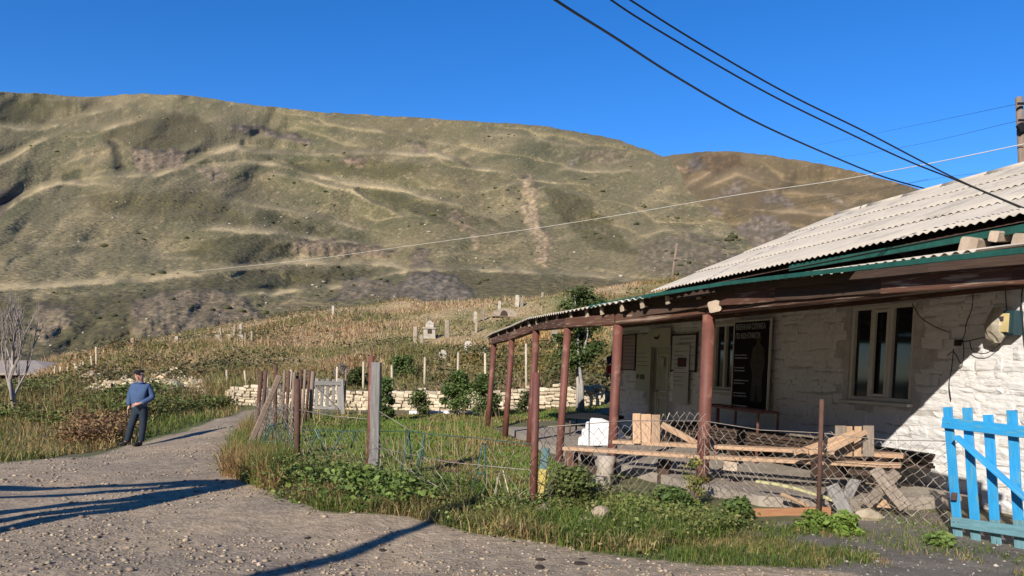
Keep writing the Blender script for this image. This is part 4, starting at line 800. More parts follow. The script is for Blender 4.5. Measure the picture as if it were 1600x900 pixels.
def frame(lab, bars, m_=None, r=.011, Y=None):
    t = thing('garden_trellis', lab, 'trellis', at(bars[0][0], bars[0][1], bars[0][2]), 'thin metal frames left in the garden')
    for b in bars: tube('rod', [at(*b[0:3]), at(*b[3:6])], r, m_ or m_gwire, t, 5)
frame('green metal frame folded in zigzags beneath the leaning pole', [(398, 715, 12, 421, 665, 12.2), (421, 665, 12.2, 447, 660, 12.5), (447, 660, 12.5, 462, 715, 11.8), (425, 664, 12.2, 445, 712, 12), (447, 660, 12.5, 430, 712, 12), (405, 714, 12.1, 423, 668, 12.2), (412, 690, 12.1, 452, 690, 12.1)])
frame('green A-shaped rods standing in the weeds left of the timber post', [(478, 715, 11.2, 497, 672, 11), (497, 672, 11, 505, 705, 11), (510, 725, 10.8, 536, 674, 10.6), (548, 700, 10.8, 556, 672, 10.7)])
frame('green narrow trestle right of the timber post', [(626, 738, 9.8, 639, 674, 9.9), (639, 674, 9.9, 643, 735, 10.1), (632, 715, 9.8, 642, 716, 10)])
frame('green tall trestle in the middle of the garden fence', [(652, 740, 9.6, 663, 679, 9.6), (663, 679, 9.6, 657, 752, 9.9), (650, 730, 9.6, 664, 681, 9.8)])
frame('dark rusty stool frame low in the weeds', [(686, 748, 9.5, 691, 718, 9.5), (714, 775, 9.3, 716, 720, 9.4), (690, 720, 9.5, 716, 722, 9.4), (692, 734, 9.5, 714, 737, 9.4)], m_oldrust)
frame('pair of thin dark rods leaning together in the grass', [(738, 770, 9.2, 755, 692, 9.3), (757, 768, 9.2, 758, 692, 9.3), (744, 740, 9.25, 757, 740, 9.25)])
frame('pale dry canes tied in a narrow pyramid', [(768, 790, 8.9, 782, 735, 9), (800, 792, 8.9, 786, 735, 9), (775, 790, 8.9, 777, 745, 9), (764, 780, 8.9, 800, 784, 8.9)], m_stake, .008)
# chain-link fence
cl = thing('chain_link_fence', 'rusty chain-link fence sagging in front of the porch', 'fence', gnd(1100, 800))
post(cl, 838, 582, 833, 805, 8.45, .042, m_rust, 12); post(cl, 1284, 624, 1279, 806, 8.75, .026, m_oldrust)
c0 = gnd(833, 800); c1 = at(1095, 790, 9.9); c1.z = gz1(c1.x, c1.y)+.05; c2 = gnd(1279, 806); c3 = at(1482, 838, 8.45); c3.z = gz1(c3.x, c3.y)
for a, b, h, sd in ((c0, c1, 1.0, 1), (c1, c2, .98, 2), (c2, c3, 1.02, 3)): mesh_wire(a, b, h, .125, .0042, .013, sd, sag=.09).build('wire_mesh', m_wire, cl)
tube('top_strand', [c0+UP*.95, c0.lerp(c1, .5)+UP*1.0, c1+UP*.97, c1.lerp(c2, .5)+UP*.93, c2+UP*.97, c2.lerp(c3, .5)+UP*.95, c3+UP*1.0], .005, m_wire, cl, 4)
# blue gate
bg_ = thing('blue_gate', 'bright blue wooden picket gate hanging open before the white wall', 'gate', gnd(1545, 845))
def gp(px, py, k=0): return at(px, py, 8.25-(px-1480)/130*.75-k)
for x0, y0, x1, y1 in ((1481, 636, 1497, 838), (1511, 637, 1525, 847), (1544, 648, 1557, 852), (1581, 641, 1594, 858), (1616, 640, 1630, 866)):
    f = (812-y0)/(y1-y0); t_ = gp(x0, y0); b_ = gp(x1, y1); m = t_.lerp(b_, f); dv = gp(1600, 700)-gp(1480, 700); nrm = dv.cross(UP).normalized()
    bar('picket', m, t_, .098, .024, m_blue, bg_, up=nrm, jit=.003, seg=3); bar('worn_picket_foot', b_, m, .098, .023, m_bluew, bg_, up=nrm, jit=.003)
bar('rail', gp(1473, 660, .04), gp(1640, 680, .04), .03, .115, m_blue, bg_); bar('worn_rail', gp(1487, 815, .04), gp(1645, 838, .04), .03, .11, m_bluew, bg_); bar('brace', gp(1494, 682, .075), gp(1640, 812, .075), .03, .105, m_blue, bg_, up=nrm, jit=.003)
nl_ = MB()
for x_ in (1484, 1514, 1546, 1583): 
    for dx in (-3, 4):
        for (ya, yb_) in ((660+(x_-1473)*.12, .062), (816+(x_-1487)*.145, .062)): c_ = gp(x_+dx+(9 if ya > 700 else 0), ya, yb_); nl_.box(c_, .008, .01, .008)
kind(nl_.build('nails', m_oldrust, bg_), 'stuff')
bar('hinge', gp(1487, 775, .05), gp(1495, 776, .05), .02, .08, m_oldrust, bg_)

# ------------------------------------------------------------------ timber and clutter on the porch
def plank(lab, a, b, w, t_, m_, up=(0, 0, 1), cat='plank', grp='loose planks around the porch', **k): return tag(bar('plank', a, b, w, t_, m_, None, up=up, jit=.004, seg=4, **k), lab, cat, grp)
plank('long pinkish plank lying across the trestle and logs in front of the porch', at(884, 700, 11.55), at(1408, 727, 9.35), .24, .05, m_wood, bow=-.02); plank('second long plank overlapping the front one towards the trestle', at(962, 690, 11.6), at(1412, 712, 9.65), .26, .05, m_wood)
for k, (x, y0, y1, w) in enumerate(((995, 646, 694, .115), (1009, 647, 695, .15), (1024, 648, 695, .14))):
    plank(['narrow yellow board standing upright, left of the three on the long plank', 'wide board standing upright, middle of the three on the long plank', 'board standing upright, right of the three on the long plank'][k], at(x, y1-1, 11.25), at(x, y0, 11.3), w, .03, m_wood, up=(.3, .95, 0), grp='upright boards on the long plank')
plank('slanting board leaning down from the three upright boards', at(1034, 663, 11.3), at(1090, 694, 11.1), .05, .09, m_wood); plank('darker slanting board just behind the leaning one', at(1034, 672, 11.6), at(1080, 694, 11.4), .05, .08, m_wood2)
wc = thing('wooden_crate_frame', 'knocked-together frame of pale boards standing on the trestle', 'crate', at(1340, 712, 9.6))
for k, (x, y0, w) in enumerate(((1313, 665, .13), (1327, 666, .075), (1340, 666, .085), (1357, 665, .13))): bar('upright', at(x, 713, 9.6-(k == 3)*.12), at(x, y0, 9.62-(k == 3)*.12), w, .035, m_wood2 if k in (0, 3) else m_wood, wc, up=(.2, .97, 0), jit=.003)
for p0, p1 in (((1240, 708, 9.5), (1334, 676, 9.5)), ((1264, 708, 9.45), (1332, 684, 9.42)), ((1288, 709, 9.4), (1354, 674, 9.36))): bar('brace', at(*p0), at(*p1), .04, .062, m_wood, wc)
# trestle of crossed timbers
tr = thing('timber_trestle', 'rough trestle of crossed timbers carrying the long planks', 'trestle', at(1360, 800, 9.4))
for p0, p1, w, m_ in [((1366, 733, 9.3), (1415, 794, 9.0), .15, m_wood2), ((1402, 738, 9.2), (1352, 790, 9.25), .13, m_wood2), ((1346, 728, 9.6), (1318, 786, 9.5), .13, m_grey), ((1344, 742, 9.9), (1400, 784, 9.8), .09, m_wood2), ((1370, 786, 9.35), (1402, 789, 9.3), .10, m_wood)]:
    bar('timber', at(*p1), at(*p0), w, .06, m_, tr, up=(.2, 1, .1), jit=.005, seg=3)
bar('crossbeam', at(1325, 735, 9.5)-UP*.02, at(1405, 739, 9.3)-UP*.02, .10, .07, m_dark, tr)
plank('grey offcut leaning on the mesh left of the trestle', gnd(1330, 812, -.05), at(1300, 758, 9.0), .15, .06, m_grey, up=(.3, 1, .2)); plank('short orange stick on the ground behind the thin post', gnd(1272, 800, .02), at(1222, 772, 9.1), .05, .04, m_wood); plank('pale yellow bowed lath lying across the porch edge', at(1182, 752, 9.5), at(1304, 782, 8.95), .075, .03, mat('yellow_lath', (.50, .46, .24), (.4, .36, .18), 3, .8), bow=.03)
plank('long orange plank edging the porch floor at ground level', gnd(1148, 808, .02), gnd(1296, 806, .03), .05, .13, mat('orange_plank', (.42, .21, .10), (.3, .14, .07), 3, .85, .003, 8, WST)); plank('short board lying flat on the porch floor by the post', at(1010, 772, 10.2), at(1046, 762, 10.6), .12, .03, m_wood); plank('brown board half buried in weeds before the floor edge', at(955, 800, 9.4), at(1010, 798, 9.4), .12, .06, m_beam)
# boards stacked along the wall
zb = .42
for k in range(3): plank(['dark bearer block under the gate-side end of the long board stack', 'dark bearer block under the middle of the long board stack', 'dark bearer block under the door-side end of the long board stack'][k], wl(.6+k*2.1, .26, .25), wl(.6+k*2.1, .26, 1.15), .12, .3, m_dark, grp='bearers under the board stack')
lab = ['light-edged dark board on top of the long stack by the wall', 'wall-side dark board on top of the long stack', 'dark weathered board inside the long stack by the wall']
for lay in range(4):
    for c in range(4):
        e = random.uniform(-.25, .25); o_ = .30+c*.21+random.uniform(-.01, .01); z = .44+lay*.052
        if lay == 3 and c in (0, 2): continue
        plank(lab[0] if (lay == 3 and c == 3) else lab[1] if (lay == 3) else lab[2], wl(-.72+e*.6, z, o_), wl(5.1+e*1.5, z-.02, o_), .19, .038, m_dark, grp='dark boards stacked along the wall')
plank('short pale offcut on top of the board stack near its end', wl(.9, .665, .75), wl(1.5, .655, .8), .16, .035, m_wood2)
# bench frame in front of the banner
bf = thing('metal_bench_frame', 'empty reddish-brown metal bench frame in front of the dark banner', 'bench frame', wl(2.5, .6, 1.0))
def bf_(px, py, o=.55): t_, z_ = wat(px, py, o); return wl(t_, z_, o)
for pts, o in (((1123, 632, 1216, 645), .55),): 
    for oo in (.55, .95): bar('rail', bf_(pts[0], pts[1], .55)-NI*(oo-.55), bf_(pts[2], pts[3], .55)-NI*(oo-.55), .035, .035, m_rust, bf)
    for x, y in ((1123, 632), (1150, 636), (1216, 645)):
        p = bf_(x, y)
        for oo in (0, .4): q = p-NI*oo; bar('leg', Vector((q.x, q.y, .1)), Vector((q.x, q.y, q.z-.02)), .035, .035, m_rust, bf, up=NI)
        bar('end_rail', p+NI*-.02, p-NI*.38, .03, .03, m_rust, bf)
# white slabs behind the porch post
ws = thing('white_slab_stack', 'white stone slabs with a stepped broken edge leaning behind the porch post', 'slab', at(935, 697, 12.4))
def slab(name, pts, Y, th):
    V = [at(x, y, Y) for x, y in pts]; n = len(V); V += [v+Vector((.03, th, .02)) for v in V]; return MB().add(V, [tuple(range(n))[::-1], tuple(range(n, 2*n))]+[(i, (i+1) % n, n+(i+1) % n, n+i) for i in range(n)]).build(name, m_marble, ws)
slab('slab', [(921, 696), (922, 655), (938, 656), (953, 662), (953, 696)], 12.4, .06); slab('slab', [(956, 696), (957, 668), (966, 671), (981, 695)], 12.35, .06); slab('stepped_slab', [(903, 695), (904, 684), (909, 684), (909, 672), (915, 672), (915, 661), (919.5, 661), (919.5, 696)], 12.45, .08)
bt = Vector(at(925, 650, 17.2)); rt = thing('round_table', 'low black round garden table on the grass behind the white slabs', 'table', bt)
n = 20; V = []; [V.append(bt+Vector((math.cos(6.283*i/n)*.72, math.sin(6.283*i/n)*.72, s_))) for s_ in (-.03, .02) for i in range(n)]; MB().add(V, [tuple(range(n))[::-1], tuple(range(n, 2*n))]+[(i, (i+1) % n, n+(i+1) % n, n+i) for i in range(n)]).build('table_top', m_black, rt)
for a in (.5, 2.1, 3.7, 5.2): q = bt+Vector((math.cos(a)*.6, math.sin(a)*.6, 0)); tube('leg', [Vector((q.x, q.y, gz1(q.x, q.y)-.03)), q], .02, m_oldrust, rt, 6)
# logs, blocks, small leaning post
m_log = mat('grey_log', (.42, .36, .29), (.27, .22, .17), 5, .9, .006, 14)
def stump(lab, px, py0, py1, Y, r, m_=m_log, cat='log'):
    a = at(px, py1, Y); a.z = min(a.z, gz1(a.x, a.y)-.05); b = at(px+2, py0, Y); k = [r*random.uniform(.9, 1.12) for _ in range(5)]; return tag(tube('log_support', [a.lerp(b, f/4)+Vector((random.uniform(-.01, .01), 0, 0)) for f in range(5)], k, m_, None, 9), lab, cat)
stump('short upright log holding up the left end of the long plank', 945, 712, 775, 11.0, .12); stump('stubby upright log under the middle of the long plank', 1036, 718, 760, 11.2, .10, m_dark); stump('thick low stump at the edge of the porch floor', 935, 745, 795, 10.2, .11)
plank('dark board wedged beneath the left end of the long plank', at(915, 705, 11.9), at(926, 752, 11.7), .2, .05, m_dark, up=(0, 1, 0)); plank('reddish splintered board end sticking up beside the corner post', at(892, 742, 11.9), at(893, 706, 11.9), .22, .05, m_beam, up=(.5, .8, 0)); plank('pale block hanging below the long plank', at(1140, 735, 10.3), at(1142, 716, 10.3), .18, .06, m_cut, up=(.3, 1, 0))
yp = thing('painted_post', 'short leaning post painted yellow and teal beside the rusty pipe', 'post', gnd(842, 790)); a, b = at(841, 790, 8.8), at(853, 700, 9.0)
m_yl = mat('chipped_yellow_paint', (.50, .36, .05), (.36, .3, .12), 8, .7); m_tl = mat('chipped_teal_paint', (.06, .16, .17), (.12, .14, .12), 8, .7)
bar('yellow_section', a, a.lerp(b, .62), .09, .06, m_yl, yp, up=(0, 1, 0), jit=.003, seg=3); bar('teal_section', a.lerp(b, .621), b, .09, .06, m_tl, yp, up=(0, 1, 0), jit=.003, seg=2)
# single rocks worth pointing at
def rock(lab, px, py, r, m_=m_rock, dz=.35, name='rock', cat='stone', grp='stones lying along the fence'):
    p = gnd(px, py); bm = bmesh.new(); bmesh.ops.create_icosphere(bm, subdivisions=2, radius=r); sd = random.uniform(0, 90); st = (random.uniform(.85, 1.3), random.uniform(.8, 1.1), random.uniform(.6, .85) if dz > .2 else .3)
    cuts = [(Vector((random.uniform(-1, 1), random.uniform(-1, 1), random.uniform(-.6, 1))).normalized(), random.uniform(.62, .85)*r) for _ in range(9)]
    for v in bm.verts:
        for nn_, dd in cuts:
            e = v.co.dot(nn_)-dd
            if e > 0: v.co -= nn_*e
        v.co *= 1+.12*float(vnoise(v.co.x/r*2+sd, v.co.y/r*2+v.co.z/r, 3)); v.co = Vector((v.co.x*st[0], v.co.y*st[1], v.co.z*st[2]))+Vector((p.x, p.y, p.z+r*dz*.6))
    me = bpy.data.meshes.new(name); bm.to_mesh(me); bm.free(); me.materials.append(m_); return tag(_link(bpy.data.objects.new(name, me), None), lab, cat, grp)
rock('pale stone at the foot of the rusty pipe post', 850, 806, .15); rock('large tan boulder in the weeds before the stump', 938, 812, .15); rock('tan stone beside the reddish board end', 880, 745, .15); rock('pale stone on the dirt below the trestle', 1358, 812, .14, m_stone); rock('reddish stone by the floor edge right of the yellow flowers', 1142, 808, .13); rock('rounded stone under the weeds left of the yellow flowers', 1040, 803, .15)
m_dung = mat('dung', (.05, .035, .025), (.03, .02, .015), 9, .95)
for k, (x, y, r) in enumerate(((842, 888, .06), (908, 882, .055), (845, 875, .04), (598, 862, .05), (480, 842, .045), (910, 874, .03), (905, 890, .025))): rock(['flattened dark dung pat, largest on the road', 'dark dung pat lying right of the largest one', 'small dark dung pat just above the largest one', 'dark flat lump on the pole shadow', 'dark flat lump left of the pole shadow', 'dark crumb above the right-hand dung pat', 'tiny dark crumb below the right-hand dung pat'][k], x, y, r, m_dung, .15, 'dung_pat', 'dung', 'dung pats on the gravel')

# ------------------------------------------------------------------ poles standing behind and beside the viewer; their shadows cross the road
sp = thing('utility_pole', 'wooden pole behind the viewer whose long shadow crosses the gravel', 'utility pole', (0, 0, 0))
bq = gnd(545, 867); tip = bq+Vector((SX, SY, 0))*2.9; hpl = 6.4; Lp = hpl/math.tan(SUN_EL); base = Vector((tip.x-SX*Lp, tip.y-SY*Lp, 0)); tube('pole', [base-UP*.3, base+UP*hpl], [.12, .09], m_pole, sp, 10)
tp_ = thing('pole_tripod', 'group of rough poles propped together left of the road', 'poles', (-9, 6, 0))
tipg = gnd(400, 752); hh = 4.2; Lt = hh/math.tan(SUN_EL); ttop = Vector((tipg.x-SX*Lt, tipg.y-SY*Lt, hh))
for (px, py) in ((0, 762), (0, 777), (0, 801), (0, 814), (0, 829)):
    q = G(px, py); dirn = (Vector((q.x, q.y, 0))-Vector((tipg.x, tipg.y, 0))); foot = Vector((tipg.x, tipg.y, 0))+dirn*1.9; foot.z = gz1(foot.x, foot.y)-.1
    d2 = (foot-ttop).normalized(); tube('pole', [foot, ttop-d2*.1], [.13, .10], m_pole, tp_, 8)

# ------------------------------------------------------------------ gravel
gp_ = sample(ROAD, 30000, (3.2, 22)); gs = np.exp(rng.normal(math.log(.0062), .62, len(gp_)))*(1+gp_[:, 1]*.03); gs = np.minimum(gs, .034); gp_[:, 2] += gs*.15
dn = fbm(gp_[:, 0]*.7, gp_[:, 1]*.7, 3, 61); keep = dn > -.12+.2*(gp_[:, 1] > 15); gp_, gs = gp_[keep], gs[keep]
stuffrocks('gravel', gp_, gs, pcol([(.32, .245, .165), (.27, .205, .145), (.34, .265, .185), (.19, .155, .115), (.39, .315, .23)], len(gp_)))
gp_ = sample(DIRT, 1500, (5.2, 11)); gs = np.exp(rng.normal(math.log(.008), .5, len(gp_))); stuffrocks('gravel', gp_, gs, pcol([(.25, .22, .18), (.16, .14, .12), (.38, .33, .27)], len(gp_)))
ed = sample(FRONT, 500, (6, 12)); gs = np.exp(rng.normal(math.log(.022), .5, len(ed))); stuffrocks('loose_stones', ed, np.minimum(gs, .1), pcol([(.4, .31, .2), (.3, .24, .17)], len(ed)))

# ------------------------------------------------------------------ grass and weeds
def blades(name, roots, h, w, cols, lean=.35, curl=.5, parent=None, tipcol=1.15):
    n = len(roots); a = rng.uniform(0, 6.283, n); la = rng.uniform(0, 6.283, n); ln_ = np.abs(rng.normal(0, lean, n))
    wx = np.c_[np.cos(a), np.sin(a), np.zeros(n)]; ld = np.c_[np.cos(la), np.sin(la), np.zeros(n)]; h = np.broadcast_to(np.asarray(h, float), (n,))[:, None]; w = np.broadcast_to(np.asarray(w, float), (n,))[:, None]
    p = np.asarray(roots); b = p-np.array([0, 0, .02]); m = p+ld*h*ln_[:, None]*.45+np.array([0, 0, 1])*h*.55; t = p+ld*h*(ln_[:, None]*(1+curl))+np.array([0, 0, 1])*h*np.clip(1-.5*ln_[:, None]**2, .3, 1)
    V = np.stack([b-wx*w/2, b+wx*w/2, m+wx*w*.4, m-wx*w*.4, t], 1).reshape(-1, 3); k = (np.arange(n)*5)[:, None]
    c = np.repeat(cols, 5, 0).reshape(n, 5, 3); c = c.reshape(-1, 3)
    return kind(npmesh(name, V, [k+np.array([[0, 1, 2, 3]]), k+np.array([[3, 2, 4]])], m_blade, parent, col=c), 'stuff')
def leafgeo(C, size, cols, upb=.5):
    """folded leaf: two triangles pairs around a midrib"""
    n = len(C); d = rng.normal(0, 1, (n, 3)); d[:, 2] = d[:, 2]*.5+.15; d /= np.linalg.norm(d, axis=1, keepdims=True); u = rng.normal(0, 1, (n, 3)); u[:, 2] += upb*2; s_ = np.cross(d, u); s_ /= np.linalg.norm(s_, axis=1, keepdims=True); nn = np.cross(s_, d)
    L = np.asarray(size)[:, None]; a = C-d*L*.5; b = C+d*L*.5-nn*L*.12; m1 = C+s_*L*.32+nn*L*.08; m2 = C-s_*L*.32+nn*L*.08
    V = np.stack([a, m1, b, m2], 1).reshape(-1, 3); k = (np.arange(n)*4)[:, None]; return V, k+np.array([[0, 1, 2]]), k+np.array([[0, 2, 3]]), np.repeat(cols, 4, 0)
def leaves(name, C, size, cols, parent=None, st=True, upb=.5):
    V, A, B, c = leafgeo(np.asarray(C), size, cols, upb); o = npmesh(name, V, [A, B], m_leaf, parent, col=c); return kind(o, 'stuff') if st else o
GRN = [(.13, .19, .035), (.10, .16, .03), (.17, .21, .05), (.085, .13, .03)]; DRY = [(.40, .30, .13), (.34, .24, .10), (.28, .20, .09), (.45, .36, .19)]; RUS = [(.24, .13, .06), (.20, .11, .06), (.28, .17, .08)]; OLV = [(.15, .14, .05), (.12, .125, .045), (.19, .16, .06)]
def patchcol(P, a, b, sc, seed, bias=0.0):
    t = np.clip(.5+fbm(P[:, 0]*sc, P[:, 1]*sc, 3, seed)*1.7+bias, 0, 1); pick = rng.random(len(P)) < t; return np.where(pick[:, None], pcol(a, len(P)), pcol(b, len(P)))
# garden lawn
P = sample(GARDEN, 60000, (7.5, 29)); n = len(P); tall = np.clip(fbm(P[:, 0]*.6, P[:, 1]*.6, 3, 71)+.35, .1, 1)*(1.15-.035*(P[:, 1]-8))
blades('lawn_grass', P, (.05+.20*rng.random(n)**1.7*np.maximum(tall, .2)), .007+.0010*P[:, 1], patchcol(P, [(.17, .25, .05), (.14, .22, .04), (.21, .26, .07)], DRY+OLV, .7, 72, .3), .6)
P = sample(GARDEN, 1300, (8, 24)); P = P[fbm(P[:, 0]*.5, P[:, 1]*.5, 3, 73) > .02]; n = len(P); blades('dry_stalks', P, .25+.4*rng.random(n), .004+.0008*P[:, 1], pcol(DRY, n), .3, .3)
# weeds along the fence
def weeds(name, P, nl, hgt, size, pal, spread=.12):
    n = len(P); k = np.repeat(np.arange(n), nl); hh = np.asarray(hgt)[k] if np.ndim(hgt) else np.full(len(k), hgt); f = rng.random(len(k))**.8
    C = P[k]+np.c_[rng.normal(0, spread, len(k)), rng.normal(0, spread, len(k)), f*hh+.02]; base = pcol(pal, n, .2)[k]*rng.uniform(.75, 1.25, (len(k), 1)); return leaves(name, C, np.asarray(size)*rng.uniform(.5, 1.4, len(k)), base)
P = sample(FRONT, 950, (6.3, 14), lambda x, y: np.where(fbm(x*.9, y*.9, 3, 76) > .08, 1., .06)); near = np.clip(.25+fbm(P[:, 0]*.8, P[:, 1]*.8, 3, 77), .08, .7)
weeds('fence_weeds', P, 18, near*.5, .042, [(.13, .18, .045), (.16, .20, .06), (.20, .22, .07), (.11, .145, .045), (.24, .21, .09)], .13)
LW = pxw([(430, 772), (500, 800), (640, 808), (690, 800), (640, 770), (583, 760), (465, 738)]); P = sample(LW, 85, (8, 13), lambda x, y: np.where(fbm(x*1.1, y*1.1, 3, 176) > .02, 1., .1)); weeds('broad_leaf_weeds', P, 22, .27, .075, [(.13, .19, .045), (.17, .23, .06), (.11, .16, .04)], .13)
P = sample(FRONT, 34000, (6.3, 15), lambda x, y: np.clip(.75+fbm(x*1.3, y*1.3, 3, 177)*1.6, .05, 1)); n = len(P); edge = 1.0; blades('verge_grass', P, .035+.17*rng.random(n)**2.2, .006+.0006*P[:, 1], patchcol(P, GRN+[(.18, .22, .06)], DRY+OLV, .9, 78, .22), .65)
LSH = pxw([(345, 745), (370, 690), (392, 660), (400, 690), (462, 735), (430, 772)]); P = sample(LSH, 5500, (9, 24)); n = len(P); blades('dry_grass', P, .15+.4*rng.random(n), .012, patchcol(P, DRY+RUS, GRN, 1.2, 79, .1), .4)
P = sample(DIRT, 2600, (5.6, 10.5), lambda x, y: np.where(fbm(x*1.6, y*1.6, 3, 80) > .14, 1., .02)); n = len(P); blades('sparse_grass', P, .03+.07*rng.random(n), .007, patchcol(P, GRN, DRY, 1, 81, .2), .6)
GAP = pxw([(860, 850), (1010, 850), (1130, 838), (1180, 826), (1330, 826), (1420, 860), (1300, 892), (1100, 884), (900, 862)]); P = sample(GAP, 8000, (5.4, 9), lambda x, y: np.clip(.3+fbm(x*1.7, y*1.7, 3, 277)*2.4, 0, 1)); n = len(P); blades('sparse_grass', P, .025+.08*rng.random(n)**1.5, .007, patchcol(P, GRN, DRY+OLV, .9, 278, .1), .7)
# left verge: grass, greens, brown weeds
P = sample(VERGE, 32000, (12, 36)); P = P[~inpoly(P[:, 0], P[:, 1], RUB)]; n = len(P); blades('verge_grass', P, .07+.28*rng.random(n)**1.6, .006+.0010*P[:, 1], patchcol(P, GRN+OLV, DRY+OLV, .4, 82, .28), .55)
BACKV = [(-20, 20)]+pxw([(0, 655), (120, 672), (230, 664), (300, 650), (362, 636), (362, 630), (300, 622), (150, 620), (0, 625)])+[(-28, 34)]
P = sample(BACKV, 1150, (15, 36)); P = P[~inpoly(P[:, 0], P[:, 1], RUB)]; hv = np.clip(.6+fbm(P[:, 0]*.35, P[:, 1]*.35, 3, 83)*1.0, .25, 1.1); weeds('leafy_undergrowth', P, 34, hv, .13, [(.10, .14, .035), (.13, .175, .045), (.17, .19, .06), (.20, .18, .075), (.08, .11, .03)], .30)
BR = pxw([(100, 700), (130, 660), (200, 648), (200, 690), (150, 705)]); P = sample(BR, 260, (14, 26)); weeds('brown_weeds', P, 26, .55, .09, [(.19, .105, .055), (.24, .15, .07), (.15, .09, .05), (.30, .22, .10)], .22)
P = sample(BACKV+[], 5000, (15, 36)); P = P[~inpoly(P[:, 0], P[:, 1], RUB)]; n = len(P); blades('dry_stalks', P, .5+.7*rng.random(n), .02, pcol(DRY+OLV+RUS, n), .25)
# hill: tall dry grass
HILLP = [(-34, 33)]+[(x, wally(x)+.4) for x in np.linspace(-16, 8, 30)]+[(30, 30), (34, 84), (-40, 84), (-34, 45)]
P = sample(HILLP, 130000, (27, 84), None, (-.72, .42)); n = len(P); ok = ~inpoly(P[:, 0], P[:, 1], RUB) | (rng.random(len(P)) < .12); P = P[ok]; n = len(P); hg = np.clip(.34+fbm(P[:, 0]*.2, P[:, 1]*.2, 4, 85)*.75, .12, .8)
nr = fbm(P[:, 0]*.11, P[:, 1]*.11, 3, 86); c = patchcol(P, [(.36, .26, .145), (.30, .215, .12), (.25, .185, .11), (.40, .315, .20)], OLV+[(.22, .17, .08), (.17, .18, .07)], .22, 87, .10)*1.5; rr = (nr > .12) & (rng.random(n) < .4); c[rr] = pcol(RUS+DRY[1:3], rr.sum())*1.2
yl = inpoly(P[:, 0], P[:, 1], pxw([(700, 570), (950, 590), (950, 500), (800, 520)])); c[yl] *= np.array([1.1, 1.02, .8])
blades('hill_grass', P, hg*rng.uniform(.5, 1.15, n), .010+.0008*P[:, 1], c, .75)
P = sample(HILLP, 700, (28, 80), lambda x, y: np.where(fbm(x*.15, y*.15, 3, 88) > .1, 1., .08), (-.72, .42)); weeds('hill_weeds', P, 30, .6, .17, [(.10, .105, .04), (.13, .115, .05), (.16, .13, .07), (.075, .085, .03)], .45)
# loose rocks and dark bushes on the mountainside
for nm, cnt, rb, flt, pal in (('mountain_rocks', 480, (.19, .6), .8, [(.42, .37, .28), (.30, .26, .2), (.50, .45, .36)]), ('mountain_bushes', 420, (.5, .5), 1.0, [(.045, .05, .02), (.06, .06, .026), (.075, .075, .03)])):
    V, PX_, PY_ = SURF['mountain']; V = V.reshape(-1, 3); m = (PX_.ravel() > -150) & (PX_.ravel() < 1300) & (fbm(PX_.ravel()/70, PY_.ravel()/30, 3, 311+cnt) > .12); ii_ = rng.choice(np.nonzero(m)[0], cnt); sz = np.exp(rng.normal(math.log(rb[0]), rb[1], cnt))*(V[ii_, 1]/260)**.5; stuffrocks(nm, V[ii_]+np.c_[np.zeros(cnt), np.zeros(cnt), sz*.15], sz, pcol(pal, cnt))
# ------------------------------------------------------------------ single plants, shrubs and trees
m_stem = mat('shrub_stem', (.14, .10, .07), None, 6, .9)
def shrub(name, lab, cat, px, py, Y, wpx, hpx, pal, nl, ls, grp=None, stems=5, clump=26, hollow=.25, gap=0.0):
    p = at(px, py, Y); p.z = gz1(p.x, p.y); W_ = wpx/1200*Y; H_ = hpx/1200*Y; r = thing(name, lab, cat, p, grp); sm = MB()
    cs = []
    for k in range(clump):
        a = random.uniform(0, 6.28); u = random.random()**.5; f = random.uniform(.12+gap, 1); rad = W_/2*math.sin(math.pi*min(.97, .22+.7*f))**.7*u*.85; cs.append((p+Vector((math.cos(a)*rad, math.sin(a)*rad, H_*f*.92)), W_*random.uniform(.12, .24)))
    for k in range(stems): c = cs[k % len(cs)][0]; sm.tube([p+Vector((random.uniform(-.06, .06), random.uniform(-.06, .06), -.05)), p.lerp(c, .5)+Vector((0, 0, .04)), c], [.02*W_+.006, .014, .006], 5)
    sm.build('stem', m_stem, r)
    nl = int(nl*1.9)
    C = []; B = []
    for c, q in cs:
        n = nl//clump; v = rng.normal(0, 1, (n, 3)); v /= np.linalg.norm(v, axis=1, keepdims=True); rr = q*(hollow+(1-hollow)*rng.random((n, 1))**.5)*1.15; C.append(np.array(c)+v*rr*np.array([1, 1, .85])); B.append(pcol(pal, n, .22)*random.uniform(.8, 1.2))
    C = np.concatenate(C); C[:, 2] = np.maximum(C[:, 2], p.z+.03); kind(leaves('foliage', C, ls*rng.uniform(.6, 1.3, len(C)), np.concatenate(B), r, False), 'stuff'); return r
DG = [(.075, .12, .035), (.10, .155, .045), (.13, .185, .055)]
sg = 'shrubs in front of the stone wall'
shrub('round_shrub', 'dense round dark green shrub left of the end porch post', 'shrub', 713, 640, 24.5, 52, 70, DG, 2600, .085, sg, gap=.1); shrub('round_shrub', 'dense dark green shrub behind the two end porch posts', 'shrub', 757, 640, 24, 48, 70, DG, 2400, .085, sg)
shrub('sparse_shrub', 'small loose green shrub left of the dense round one', 'shrub', 655, 640, 24.5, 36, 42, [(.08, .11, .03), (.1, .13, .04)], 700, .085, sg); shrub('dark_shrub', 'tall dark green shrub just behind the thick timber post', 'shrub', 601, 645, 22, 36, 68, DG, 1500, .09, sg); shrub('small_shrub', 'low grey-green shrub between two porch posts', 'shrub', 822, 640, 25, 34, 38, [(.07, .09, .03), (.1, .11, .05)], 700, .085, sg)
